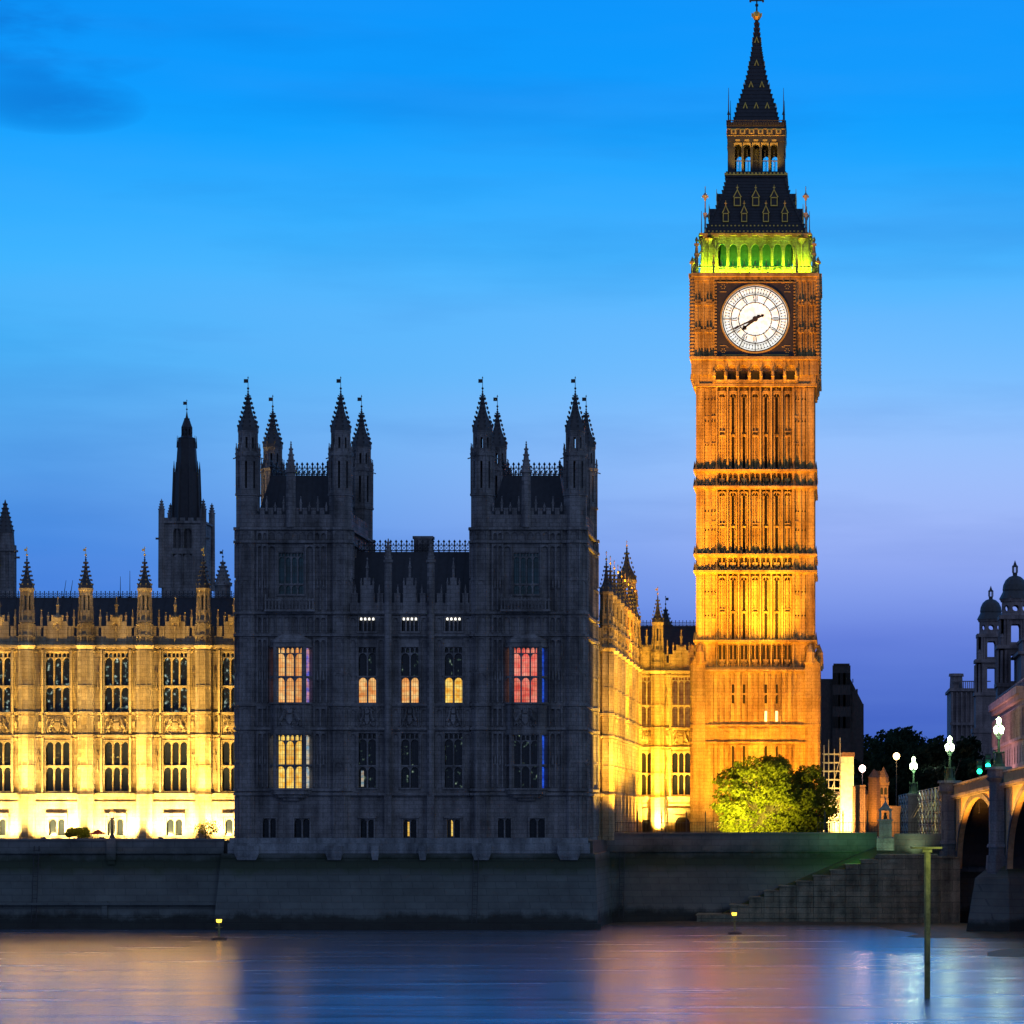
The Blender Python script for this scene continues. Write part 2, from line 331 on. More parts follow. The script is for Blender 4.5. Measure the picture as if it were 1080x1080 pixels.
def copy_tree(o,parent=None,loc=None):
    c=o.copy(); scn.collection.objects.link(c)
    if parent: c.parent=parent
    if loc is not None: c.location=loc
    for ch in list(o.children): copy_tree(ch,c)
    return c

# ------------------------------------------------------------------ Gothic kit (front of everything faces -y, z is absolute)
def wall_holes(mb,x0,x1,z0,z1,holes,y0=0.0,y1=.5):
    xs=sorted({x0,x1,*[max(x0,min(x1,h[0])) for h in holes],*[max(x0,min(x1,h[1])) for h in holes]})
    for a,b in zip(xs,xs[1:]):
        if b-a<1e-4: continue
        m=(a+b)/2; zz=[(h[2],h[3]) for h in holes if h[0]<m<h[1]]; zz.sort(); c=z0
        for p,q in zz:
            if p-c>1e-4: mb.box(a,b,y0,y1,c,p)
            c=q
        if z1-c>1e-4: mb.box(a,b,y0,y1,c,z1)
WC={}
def window(parent,x,z0,w,h,nl,transoms,glassm,stonem,y=0.0,rz=0,tr=True,name='window',pane2=None):
    """traceried window: stone frame + pane; origin at the sill centre; z0 absolute"""
    key=(round(w,3),round(h,3),nl,tuple(round(t,2) for t in transoms),stonem.name,tr)
    if key not in WC:
        f=MB(); lw=w/nl; mt=.13
        f.box(-w/2-.14,-w/2,-.10,.40,0,h+.14); f.box(w/2,w/2+.14,-.10,.40,0,h+.14)
        f.box(-w/2,w/2,-.10,.40,h,h+.14); f.box(-w/2-.2,w/2+.2,-.14,.40,-.16,0)
        for i in range(1,nl): f.box(-w/2+i*lw-mt/2,-w/2+i*lw+mt/2,.05,.33,0,h)
        tops=[t for t in transoms]+[h]
        for j,t in enumerate(tops):
            last=(j==len(tops)-1)
            hd=lw*.75
            if last and tr:
                top=t-hd*.95           # tracery zone over the main lights
                for i in range(nl):
                    a=-w/2+i*lw+mt/2*(i>0); b=-w/2+(i+1)*lw-mt/2*(i<nl-1)
                    f.arch(a,b,top-hd*.75,top+.06,.07,.30)
                    c=(a+b)/2; f.box(c-.04,c+.04,.08,.29,top+.061,t)
                    f.arch(a,c-.04,t-hd*.45,t,.08,.29,k=3); f.arch(c+.04,b,t-hd*.45,t,.08,.29,k=3)
            else:
                tt=t-(.07 if not last else 0)
                for i in range(nl):
                    a=-w/2+i*lw+mt/2*(i>0); b=-w/2+(i+1)*lw-mt/2*(i<nl-1)
                    f.arch(a,b,tt-hd*.8,tt,.07,.30)
            if not last: f.box(-w/2,w/2,.0,.34,t-.069,t+.07)
        p=MB(); p.box(-w/2,w/2,.36,.39,0,h)
        WC[key]=(f.mesh(name,stonem),p)
    fm,p=WC[key]
    k2=key+(glassm.name,)
    if k2 not in WC: WC[k2]=p.mesh('pane',glassm)
    zb=root_z(parent)
    o=link(name,fm,parent,(x,y,z0-zb),rz)
    link('pane',WC[k2],o)
    return o
def crockets(mb,cx,cy,z0,z1,r0,r1,n=4,k=5,s=.12,rot=0):
    for i in range(k):
        t=(i+.5)/k; z=z0+(z1-z0)*t; r=r0+(r1-r0)*t
        for j in range(n):
            a=rot+2*math.pi*j/n; x=cx+math.cos(a)*(r+s*.4); y=cy+math.sin(a)*(r+s*.4)
            mb.frus(x,y,z-s*.5,z+s*.6,s*.35,s*.75,4); mb.frus(x,y,z+s*.6,z+s*1.1,s*.75,s*.1,4)
def finial(mb,cx,cy,z,s=.2):
    mb.frus(cx,cy,z,z+s,s*.35,s*.9,6); mb.frus(cx,cy,z+s,z+s*1.6,s*.9,s*.3,6); mb.frus(cx,cy,z+s*1.6,z+s*2.6,s*.3,s*.6,6); mb.frus(cx,cy,z+s*2.6,z+s*3.6,s*.6,.01,6)
def pinnacle(mb,cx,cy,z0,z1,r):
    h=z1-z0
    mb.frus(cx,cy,z0,z0+h*.5,r,r*.9,4); mb.frus(cx,cy,z0+h*.5,z0+h*.56,r*1.35,r*1.35,4); mb.frus(cx,cy,z0+h*.56,z0+h*.9,r,.03,4)
    mb.frus(cx,cy,z0+h*.86,z0+h*.92,r*.25,r*.6,6); mb.frus(cx,cy,z0+h*.92,z1,r*.6,.01,6)
def vane(z0,z1,flag=.35,right=False):
    m=MB(); m.tube((0,0,z0),(0,0,z1),.035,5,.02); m.frus(0,0,z0+.2*(z1-z0),z0+.2*(z1-z0)+.18,.02,.13,6); m.frus(0,0,z0+.2*(z1-z0)+.18,z0+.2*(z1-z0)+.3,.13,.02,6)
    s=1 if right else -1; zt=z1-.12*(z1-z0)
    m.box(min(0,s*flag*1.15),max(0,s*flag*1.15),-.02,.02,zt-flag,zt); m.frus(0,0,z1-.1,z1+.08,.08,.01,5)
    return m
def battlement(mb,x0,x1,z0,z1,y0,y1,n,gap=.35,crest=True):
    """pierced parapet: solid foot, panels with ribs, merlons"""
    zm=z0+(z1-z0)*.5; mb.box(x0,x1,y0,y1,z0,zm); p=(x1-x0)/n
    for i in range(n):
        a=x0+i*p; mb.box(a+p*gap/2,a+p*(1-gap/2),y0,y1,zm,z1); mb.box(a+p*gap/2-.03,a+p*(1-gap/2)+.03,y0-.05,y1+.05,z1,z1+.09)
        mb.box(a-.04,a+.04,y0-.07,y0,z0,zm); 
        c=a+p/2; mb.box(c-.03,c+.03,y0-.06,y0,z0,z1)
def ribs(mb,x0,x1,z0,z1,n,y0=-.12,y1=0,w=.09,heads=True):
    p=(x1-x0)/n
    for i in range(n+1): mb.box(x0+i*p-w/2,x0+i*p+w/2,y0,y1,z0,z1)
    if heads:
        for i in range(n): mb.arch(x0+i*p+w/2,x0+(i+1)*p-w/2,z1-min(.55,p*.9),z1,y0*.8,y1,k=3)
def string(mb,x0,x1,z,y=-.28,h=.22,y1=.0):
    mb.box(x0,x1,y,y1,z-h/2,z+h/2); mb.box(x0,x1,y*.55,y1,z-h,z-h/2)
def crest_relief(mb,cx,z0,z1,w,y=-.02):
    """crowned shield between two rearing supporters"""
    h=z1-z0; s=w
    mb.plate([(cx-.16*s,z0+.62*h),(cx-.16*s,z0+.3*h),(cx,z0+.1*h),(cx+.16*s,z0+.3*h),(cx+.16*s,z0+.62*h)],y-.16,y)
    mb.box(cx-.12*s,cx+.12*s,y-.18,y,z0+.68*h,z0+.78*h)
    for i in (-1,0,1): mb.frus(cx+i*.08*s,y-.08,z0+.78*h,z0+.96*h,.05*s,.02*s,5)
    for sg in (-1,1):
        p=lambda a,b:(cx+sg*a*s,y-.1,z0+b*h)
        mb.tube(p(.42,.12),p(.30,.42),.085*s,6,.075*s); mb.tube(p(.30,.42),p(.24,.70),.075*s,6,.06*s)
        mb.tube(p(.24,.70),p(.22,.86),.07*s,6,.05*s); mb.tube(p(.26,.60),p(.17,.52),.035*s,5); mb.tube(p(.27,.5),p(.18,.36),.035*s,5)
        mb.tube(p(.40,.2),p(.26,.12),.04*s,5); mb.tube(p(.42,.25),p(.46,.55),.025*s,4); mb.tube(p(.46,.55),p(.42,.72),.03*s,4)
def crest_relief(mb,cx,z0,z1,w,y=-.02):
    """crowned shield between two beasts amid carved foliage"""
    h=z1-z0; s=w; rr=random.Random(int(cx*10)+7)
    mb.plate([(cx-.13*s,z0+.60*h),(cx-.13*s,z0+.3*h),(cx,z0+.12*h),(cx+.13*s,z0+.3*h),(cx+.13*s,z0+.60*h)],y-.22,y)
    mb.box(cx-.10*s,cx+.10*s,y-.2,y,z0+.66*h,z0+.74*h)
    for i in (-1,0,1): mb.frus(cx+i*.07*s,y-.1,z0+.74*h,z0+.94*h,.06*s,.02*s,5)
    for sg in (-1,1):
        p=lambda a,b:(cx+sg*a*s,y-.14,z0+b*h)
        for a,b,c,d,r0,r1 in ((.40,.30,.27,.50,.10,.09),(.27,.50,.25,.72,.085,.06),(.25,.72,.21,.80,.07,.05),(.26,.58,.16,.66,.035,.03),(.27,.46,.16,.40,.035,.03),(.38,.26,.30,.08,.045,.035),(.42,.26,.44,.08,.045,.035),(.43,.34,.49,.60,.022,.02),(.49,.60,.42,.78,.02,.03)):
            mb.tube(p(a,b),p(c,d),r0*s*.8,6,r1*s*.8)
        mb.box(cx+sg*w*.56-.05,cx+sg*w*.56+.05,y-.14,y,z0,z1)
        for _ in range(16):
            x=cx+sg*w*rr.uniform(.05,.52); z=z0+(z1-z0)*rr.choice((rr.uniform(.03,.25),rr.uniform(.8,.97))); q=rr.uniform(.05,.10); mb.frus(x,y-.08,z-q,z+q,q,q*.5,5)
def cresting(mb,x0,x1,z,h,sp,y=0,r=.035):
    n=max(1,int(round((x1-x0)/sp))); p=(x1-x0)/n
    mb.box(x0,x1,y-r,y+r,z+h*.06,z+h*.14); mb.box(x0,x1,y-r,y+r,z+h*.52,z+h*.58)
    for i in range(n+1):
        x=x0+i*p; mb.box(x-r,x+r,y-r,y+r,z,z+h*.85); mb.plate([(x,z+h*.7),(x+h*.11,z+h*.83),(x,z+h),(x-h*.11,z+h*.83)][::-1],y-r*.8,y+r*.8)
        if i<n:
            c=x+p/2
            mb.plate([(x+r,z+h*.14),(x+r+.05,z+h*.14),(x+p,z+h*.52),(x+p-.06,z+h*.52)][::-1],y-r*.7,y+r*.7)
            mb.plate([(x+p-r,z+h*.14),(x+p-r-.05,z+h*.14),(x,z+h*.52),(x+.06,z+h*.52)],y-r*.7,y+r*.7)
            mb.box(c-r*.8,c+r*.8,y-r,y+r,z+h*.58,z+h*.72)
def oct_slit(mb,cx,cy,r,z0,z1,slit,zs0,zs1):
    """octagonal open stage, each side with one slit"""
    ap=r*math.cos(math.pi/8); hs=r*math.sin(math.pi/8)
    old=mb.T
    for i in range(8):
        T=Matrix.Translation((cx,cy,0))@Matrix.Rotation(i*math.pi/4,4,'Z'); mb.T=T if old is None else old@T
        mb.box(-hs,-slit/2,-ap,-ap+.14,z0,z1); mb.box(slit/2,hs,-ap,-ap+.14,z0,z1)
        mb.box(-slit/2,slit/2,-ap,-ap+.13,z0,zs0); mb.box(-slit/2,slit/2,-ap,-ap+.13,zs1,z1)
        mb.box(-hs-.04,-hs+.05,-ap-.06,-ap+.02,z0,z1)
    mb.T=old

# ------------------------------------------------------------------ ground, water, river walls
m=MB(); m.add([(-900,-4,0),(900,-4,0),(900,300,0),(-900,300,0)],[(0,1,2,3)]); struct('river_water',m,M['water'])
m=MB(); m.add([(-3000,298.2,8.05),(3000,298.2,8.05),(3000,6000,8.05),(-3000,6000,8.05)],[(0,1,2,3)]); struct('ground',m,M['ground'])
m=MB(); m.box(-400,-22.2,280.5,298.19,0,8.05); struct('terrace_ground',m,M['ground'])
m=MB(); m.box(-900,900,-60,-4,-1,8.7); struct('near_embankment',m,M['ground'])
# terrace wall on the left
t=thing('river_wall','dark stained stone river wall below the floodlit terrace','wall',(X(110,280),280,0))
m=MB(); xa=-330-t.location.x; xb=X(236,280)-t.location.x
m.add([(xa,-.9,-1),(xb,-.9,-1),(xb,.5,-1),(xa,.5,-1),(xa,0,6.9),(xb,0,6.9),(xb,.5,6.9),(xa,.5,6.9)],[(0,3,2,1),(4,5,6,7),(0,1,5,4),(1,2,6,5),(2,3,7,6),(3,0,4,7)])
m.box(xa,xb,-.25,.5,6.9,7.1); m.box(xa,xb,-.02,.45,7.1,8.1); m.box(xa,xb,-.15,.55,8.1,8.28)
m.box(xa,xb,-1.15,-.9,-1,1.0); m.box(xa,xb,-.98,-.5,2.2,2.42)
for i in range(26): 
    x=xa+3+i*10.4; m.box(x,x+.5,-.85,-.2,.6,2.6)
x=X(118,280)-t.location.x; m.box(x-.42,x+.42,-.35,-.02,6.3,8.3); m.box(x-.32,x+.32,-.3,0,5.9,6.3)
part('masonry',m,M['wall'],t,(0,0,0))
# ------------------------------------------------------------------ river range (left, gold floodlit)
LV=dict(base=8.05,bs=12.40,w1=(12.72,17.45,15.10),band=(18.08,20.05),w2=(20.28,25.95,22.72),cor=26.50,par=(26.62,28.35),tur=(28.75,31.9,33.1,35.9))
def turret_parts(stonem,r=.74,leadm=None):
    """octagonal buttress turret of a range: shaft, lantern stage, spire"""
    s=MB()
    s.frus(0,0,8.0,LV['bs'],r*1.08,r*1.08); s.frus(0,0,LV['bs'],LV['bs']+.25,r*1.25,r*1.05)
    s.frus(0,0,LV['bs']+.25,LV['cor'],r,r)
    for z in (LV['band'][0]-.1,LV['band'][1]+.1): s.frus(0,0,z-.12,z+.12,r*1.16,r*1.16)
    for z in (15.1,22.7): s.frus(0,0,z-.07,z+.07,r*1.08,r*1.08)
    s.frus(0,0,LV['cor']-.3,LV['cor']+.05,r*1.05,r*1.28); s.frus(0,0,LV['cor']+.05,LV['cor']+.3,r*1.28,r*1.1)
    ap=r*math.cos(math.pi/8); hs=r*math.sin(math.pi/8)
    for i in range(8):
        s.T=Matrix.Rotation(i*math.pi/4,4,'Z')
        for z0,z1 in ((12.7,15.0),(15.2,17.8),(18.3,19.9),(20.3,22.6),(22.8,26.1),(26.8,27.5),(27.6,28.6)):
            s.box(-hs-.035,-hs+.035,-ap-.05,-ap+.05,z0,z1); s.arch(-hs+.035,hs-.035,z1-.4,z1,-ap-.04,-ap+.02,k=3)
            s.box(-.02,.02,-ap-.03,-ap+.02,z1-.55,z1)
    s.T=None
    s.frus(0,0,LV['cor']+.3,28.75,r*.86,r*.86); s.frus(0,0,28.75,28.95,r*1.05,r*1.0)
    oct_slit(s,0,0,r*.78,28.95,31.75,.2,29.9,31.3)
    s.frus(0,0,28.95,29.0,r*.75,r*.75)
    for i in range(8):
        a=math.pi/8+i*math.pi/4; pinnacle(s,r*.9*math.cos(a),r*.9*math.sin(a),28.9,30.3,.08)
    s.frus(0,0,31.75,32.0,r*.95,r*.98)
    sp=MB(); sp.lathe(0,0,[(r*.95,32.0),(r*.9,32.25),(r*.55,32.75),(r*.34,33.2),(r*.22,33.8),(r*.12,34.4),(.03,34.9)])
    crockets(sp,0,0,32.15,34.6,r*.9,r*.12,8,6,.13,math.pi/8); finial(sp,0,0,34.6,.13)
    return (s.mesh('turret',stonem),sp.mesh('spire',leadm or M['lead']),vane(34.8,35.9,.22).mesh('weather_vane',M['gilt']))
TP={}
def put_turret(parent,x,y,stonem,r=.74,dz=0):
    k=(stonem.name,r)
    if k not in TP: TP[k]=turret_parts(stonem,r)
    a,b,c=TP[k]; o=link('turret',a,parent,(x,y,-root_z(parent)+dz)); link('spire',b,o); link('weather_vane',c,o)
def facade(root,x0,x1,txs,wins,stonem,glassU,glassL,basewins=(),basedoor=None,depth=9,hot=None,body=True,roofm=None,ridge=31.5,par=True,cenrel=True):
    holes=[]
    for (x,w,nl) in wins:
        holes+=[(x-w/2,x+w/2,LV['w1'][0],LV['w1'][1]),(x-w/2,x+w/2,LV['w2'][0],LV['w2'][1])]
    for x,w in basewins: holes.append((x-w/2,x+w/2,8.3,10.1))
    m=MB(); wall_holes(m,x0,x1,8.0,LV['cor'],holes,0,.45)
    string(m,x0,x1,LV['bs'],-.38,.26,.0); m.box(x0,x1,-.10,0,8.0,8.5); m.box(x0,x1,-.12,0,11.55,11.72)
    string(m,x0,x1,LV['band'][0]-.1,-.26,.18); string(m,x0,x1,LV['band'][1]+.1,-.22,.16)
    string(m,x0,x1,LV['cor'],-.42,.26)
    n=int((x1-x0)/.42)
    for i in range(n): m.box(x0+i*.42,x0+i*.42+.16,-.30,-.2,LV['cor']-.33,LV['cor']-.27)   # small bosses of the cornice
    # panelling between the window frames and the turrets
    edges=sorted([x0]+[x for x in txs]+[x1])
    for (x,w,nl) in wins:
        for z0,z1 in ((LV['w1'][0],17.75),(LV['w2'][0],26.1)):
            for sg in (-1,1):
                a=x+sg*(w/2+.22); b=x+sg*(w/2+.22+.9)
                lo,hi=min(a,b),max(a,b); lo=max(lo,x0); hi=min(hi,x1)
                if hi-lo<.3: continue
                ribs(m,lo,hi,z0,z1,1,-.26,0,.12); m.box((lo+hi)/2-.16,(lo+hi)/2+.16,-.16,0,z0+(z1-z0)*.36,z0+(z1-z0)*.40)
                # niche figure under a canopy
                c=(lo+hi)/2; zf=z0+(z1-z0)*.40; m.frus(c,-.12,zf,zf+.75,.13,.09,6); m.frus(c,-.12,zf+.75,zf+.98,.08,.07,6)
                m.frus(c,-.12,zf+1.4,zf+1.9,.2,.02,4)
        for sg in (-1,1):
            for z0,z1 in ((LV['w1'][0]-.1,17.8),(LV['w2'][0]-.1,26.15),(18.2,19.95)):
                lo,hi=sorted((x+sg*(w/2+.16),x+sg*(w/2+.34)))
                if lo>x0 and hi<x1: m.box(lo,hi,-.42,0,z0,z1)
        crest_relief(m,x,LV['band'][0]+.1,LV['band'][1]-.1,w*.95)
        for sg in (-1,1):
            c=x+sg*(w/2+.55)
            if x0+.4<c<x1-.4:
                m.box(c-.28,c+.28,-.05,0,18.35,19.8); m.frus(c,-.08,18.8,19.35,.18,.18,4); m.box(c-.04,c+.04,-.12,0,18.4,19.75)
    part('wall',m,stonem,root)
    for (x,w,nl) in wins:
        gu=glassU(x) if callable(glassU) else glassU; gl=glassL(x) if callable(glassL) else glassL
        window(root,x,LV['w1'][0],w,LV['w1'][1]-LV['w1'][0],nl,[LV['w1'][2]-LV['w1'][0]],gl,stonem,tr=False)
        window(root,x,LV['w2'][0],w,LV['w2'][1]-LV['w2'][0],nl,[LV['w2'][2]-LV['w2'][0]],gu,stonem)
    for x,w in basewins:
        window(root,x,8.3,w,1.8,2,[],M['glass'],stonem,tr=False)
    if par:
        m=MB(); battlement(m,x0,x1,LV['par'][0],LV['par'][1],-.08,.16,int((x1-x0)/.78))
        for (x,w,nl) in wins:
            m.box(x-.95,x+.95,-.16,.22,LV['par'][0],28.9); m.box(x-.55,x+.55,-.18,.24,28.9,29.5); pinnacle(m,x,.02,29.4,31.3,.17)
            m.arch(x-.4,x+.4,28.2,29.3,-.26,-.18); m.box(x-.06,x+.06,-.27,-.18,27.0,28.4)
            for sg in (-1,1): pinnacle(m,x+sg*.9,-.02,28.9,29.8,.12); pinnacle(m,x+sg*1.55,-.02,28.3,30.1,.13)
        part('parapet',m,stonem,root)
    for x in txs: put_turret(root,x,-.55,stonem)
    if body:
        m=MB(); m.box(x0,x1,.46,depth,8.0,26.4); part('building_core',m,M['dark'],root)
        m=MB(); m.add([(x0,.6,26.45),(x1,.6,26.45),(x1,depth-.2,26.45),(x0,depth-.2,26.45),(x0,depth*.42,ridge),(x1,depth*.42,ridge),(x1,depth*.55,ridge),(x0,depth*.55,ridge)],
              [(0,3,2,1),(4,5,6,7),(0,1,5,4),(1,2,6,5),(2,3,7,6),(3,0,4,7)])
        k=int((x1-x0)/.9)
        for i in range(k):     # rolls of the roof sheets
            x=x0+i*.9+.4; m.add([(x,.55,26.5),(x+.08,.55,26.5),(x+.08,depth*.42,ridge+.05),(x,depth*.42,ridge+.05)],[(0,1,2,3)])
        rf=part('roof',m,roofm or M['slate'],root)
        m=MB(); cresting(m,x0,x1,ridge,.65,.42,depth*.42,.03); link('ridge_cresting',m.mesh('ridge_cresting',M['iron']),rf)
SX=291/F
r=thing('palace_range','gold floodlit gothic palace front with tall windows above the river terrace','palace wing',(X(124,291),291,8.05))
lx=lambda u:X(u,291)-r.location.x
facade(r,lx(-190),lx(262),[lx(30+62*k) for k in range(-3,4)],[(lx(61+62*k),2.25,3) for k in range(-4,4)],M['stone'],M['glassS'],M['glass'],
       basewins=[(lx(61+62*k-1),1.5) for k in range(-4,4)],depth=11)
# label-moulds over the basement windows
m=MB(); m.box(-1.05,1.05,-.30,0,10.30,10.62); m.box(-1.05,-.92,-.2,0,8.9,10.3); m.box(.92,1.05,-.2,0,8.9,10.3); hm=m.mesh('window_hood',M['stone'])
for k in range(-4,4): link('window_hood',hm,r,(lx(60+62*k),0,-8.05))

# ------------------------------------------------------------------ dark pavilion with two turreted towers (D=280)
PX=X(247,280); SP=280/F
pv=thing('river_pavilion','dark unlit gothic pavilion with twin turreted towers and few lit windows','palace wing',(PX,280,8.0))
lp=lambda u:(u-247)*SP; zp=lambda v:Z(v,280)
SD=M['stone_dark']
def pav_tower(x0,x1,gl3,gl2,gside3,gside2,gtop,pname):
    xc=(x0+x1)/2-.1; y1=14.2
    m=MB()
    g0,g1=xc-3.0+1.45,xc+.7+.75
    holes=[(xc-1.95,xc+1.95,12.9,17.8),(xc-1.95,xc+1.95,20.75,25.8),(xc-2.6,xc-1.4,zp(885),zp(863)),(xc+.3,xc+1.7,zp(885),zp(863)),(xc-1.15,xc+1.15,30.7,34.5)]
    wall_holes(m,x0+.3,x1-.3,8.0,38.0,holes,0,.5)
    m.box(x1-.8,x1-.3,.5,y1,8,38); m.box(x0+.3,x0+.8,.5,y1,8,38); m.box(x0+.3,x1-.3,y1-.4,y1,8,38)
    for z,o in ((12.35,.22),(12.75,.15),(18.35,.2),(20.55,.16),(26.95,.28),(28.95,.3),(35.5,.26),(36.7,.32)):
        m.box(x0+.3-o,x1-.3+o,-o,0,z-.11,z+.11); m.box(x1-.3,x1-.3+o,0,y1,z-.11,z+.11); m.box(x0+.3-o,x0+.3,0,y1,z-.11,z+.11)
    # panelling both sides of the oriel, all stages
    for z0,z1 in ((13.0,18.1),(18.6,20.4),(20.75,26.7),(27.15,28.75),(29.2,35.3),(35.65,36.5)):
        for a,b in ((x0+2.15,xc-2.15),(xc+2.15,x1-2.15)):
            ribs(m,a,b,z0,z1,2,-.26,0,.14)
            if z1-z0>4:
                for c in (a+(b-a)*.25,a+(b-a)*.75): m.box(c-.18,c+.18,-.13,0,z0+2.0,z0+2.12); m.frus(c,-.1,z0+2.1,z0+2.9,.13,.08,6)
    for z0,z1 in ((27.15,28.75),(35.65,36.5)): ribs(m,xc-2.15,xc+2.15,z0,z1,6,-.14,0,.1)
    ribs(m,xc-2.1,xc-1.35,30.7,35.2,1,-.25,0,.12); ribs(m,xc+1.35,xc+2.1,30.7,35.2,1,-.25,0,.12)
    # side wall ribs, seen at a slant
    for sx in (x1-.3,):
        for i in range(9):
            y=1.9+i*1.35
            for z0,z1 in ((8.3,12.2),(13,18.1),(18.6,20.4),(20.75,26.7),(27.15,28.75),(29.2,35.3)): m.box(sx,sx+.14,y,y+.13,z0,z1)
    # balcony under the top window
    m.box(xc-2.3,xc+2.3,-.85,0,29.06,29.25)
    for i in range(15):
        x=xc-2.2+i*.31; m.box(x-.045,x+.045,-.82,-.70,29.25,30.3+.35*(i%3==0))
    m.box(xc-2.3,xc+2.3,-.84,-.68,30.05,30.16)
    # oriel: canted bay
    poly=[(xc-1.95,0),(xc-1.38,-.72),(xc+1.38,-.72),(xc+1.95,0)]
    for z0,z1 in ((12.35,12.9),(17.8,20.75),(25.8,26.2)): m.prism(poly,z0,z1)
    m.prism([(a*1.0,b*1.12) for a,b in poly],26.2,26.45); m.prism(poly,26.45,27.0,.55,(xc,0)); m.prism([(xc-.9,0),(xc-.7,-.25),(xc+.7,-.25),(xc+.9,0)],11.75,12.05); m.prism([(xc-1.6,0),(xc-1.1,-.5),(xc+1.1,-.5),(xc+1.6,0)],12.05,12.35)
    for z0,z1 in ((12.9,17.8),(20.75,25.8)):
        for x,y in ((xc-1.38,-.72),(xc+1.38,-.72)): m.frus(x,y+.1,z0,z1,.13,.13,6)
    crest_relief(m,xc,18.5,20.4,2.2,-.72)
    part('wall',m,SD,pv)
    for z0,zt,h,gm,gs in ((12.9,15.0,4.9,gl2,gside2),(20.75,23.1,5.05,gl3,gside3)):
        tr=True
        window(pv,xc,z0,2.5,h,3,[zt-z0],gm,SD,y=-.70,tr=tr)
        for sg in (-1,1):
            a=math.atan2(.72,.57)
            window(pv,xc+sg*1.67,z0,.74,h,1,[zt-z0],gs[0 if sg<0 else 1],SD,y=-.36,rz=sg*a,tr=False)
    window(pv,xc,30.7,2.3,3.8,4,[.9],gtop,SD,y=0)
    window(pv,xc-2.0,zp(885),1.2,zp(863)-zp(885),2,[],M['glass'],SD,tr=False); window(pv,xc+1.0,zp(885),1.4,zp(863)-zp(885),2,[],M['glass'],SD,tr=False)
    # parapet
    m=MB(); battlement(m,x0+2.2,x1-2.2,36.82,38.5,-.1,.15,8,.5); 
    for i in range(9):
        x=x0+2.2+(x1-x0-4.4)*i/8; pinnacle(m,x,0,38.3,39.7 if i%2 else 39.1,.13)
    m.frus(xc,-.1,36.8,41.8,.48,.42); m.frus(xc,-.1,41.8,42.1,.55,.55); m.frus(xc,-.1,42.1,44.4,.42,.05); crockets(m,xc,-.1,42.1,44.2,.4,.06,4,4,.12); finial(m,xc,-.1,44.3,.12)
    for sx in (x0+.2,x1-.5):
        m.box(sx,sx+.3,2.2,y1-2.2,36.82,37.6)
        for j in range(10): m.box(sx,sx+.3,2.4+j*1.0,2.4+j*1.0+.6,37.6,38.3)
    m.box(x0+2.2,x1-2.2,y1-.3,y1,36.8,38.2)
    part('parapet',m,SD,pv)
    # steep iron roof
    m=MB(); m.box(x0+.8,x1-.8,.6,y1-.5,36.5,37.4)
    m.add([(x0+1.7,1.2,37.4),(x1-1.7,1.2,37.4),(x1-1.7,y1-1.2,37.4),(x0+1.7,y1-1.2,37.4),(x0+2.7,3.8,42.0),(x1-2.7,3.8,42.0),(x1-2.7,y1-3.8,42.0),(x0+2.7,y1-3.8,42.0)],[(4,5,6,7),(0,1,5,4),(1,2,6,5),(2,3,7,6),(3,0,4,7)])
    for i in range(12):
        x=x0+2.0+i*(x1-x0-4)/11.; xt=x0+2.8+i*(x1-x0-5.6)/11.
        m.add([(x,1.15,37.4),(x+.07,1.15,37.4),(xt+.07,3.74,42.05),(xt,3.74,42.05)],[(0,1,2,3)])
    rf=part('roof',m,M['slate'],pv)
    m=MB(); cresting(m,x0+2.7,x1-2.7,42.0,1.25,.5,3.85,.05); cresting(m,x0+2.7,x1-2.7,42.0,1.25,.5,y1-3.85,.05)
    for yy in (3.85,y1-3.85):
        for xx in (x0+2.7,x1-2.7): finial(m,xx,yy,42.6,.24); m.box(xx-.07,xx+.07,yy-.07,yy+.07,42,42.8)
    for sx in (x0+2.75,x1-2.75):
        m.T=Matrix.Translation((sx,0,0))@Matrix.Rotation(math.pi/2,4,'Z'); cresting(m,3.85,y1-3.85,42.0,1.25,.5,0,.05); m.T=None
    link('ridge_cresting',m.mesh('ridge_cresting',M['iron']),rf)
    # four corner turrets
    for (cx,cy,ff) in ((x0+1.13,.75,0),(x1-1.0,.75,0),(x0+1.13,y1-1.1,1),(x1-1.0,y1-1.1,1)):
        pav_turret(cx,cy)
PT={}
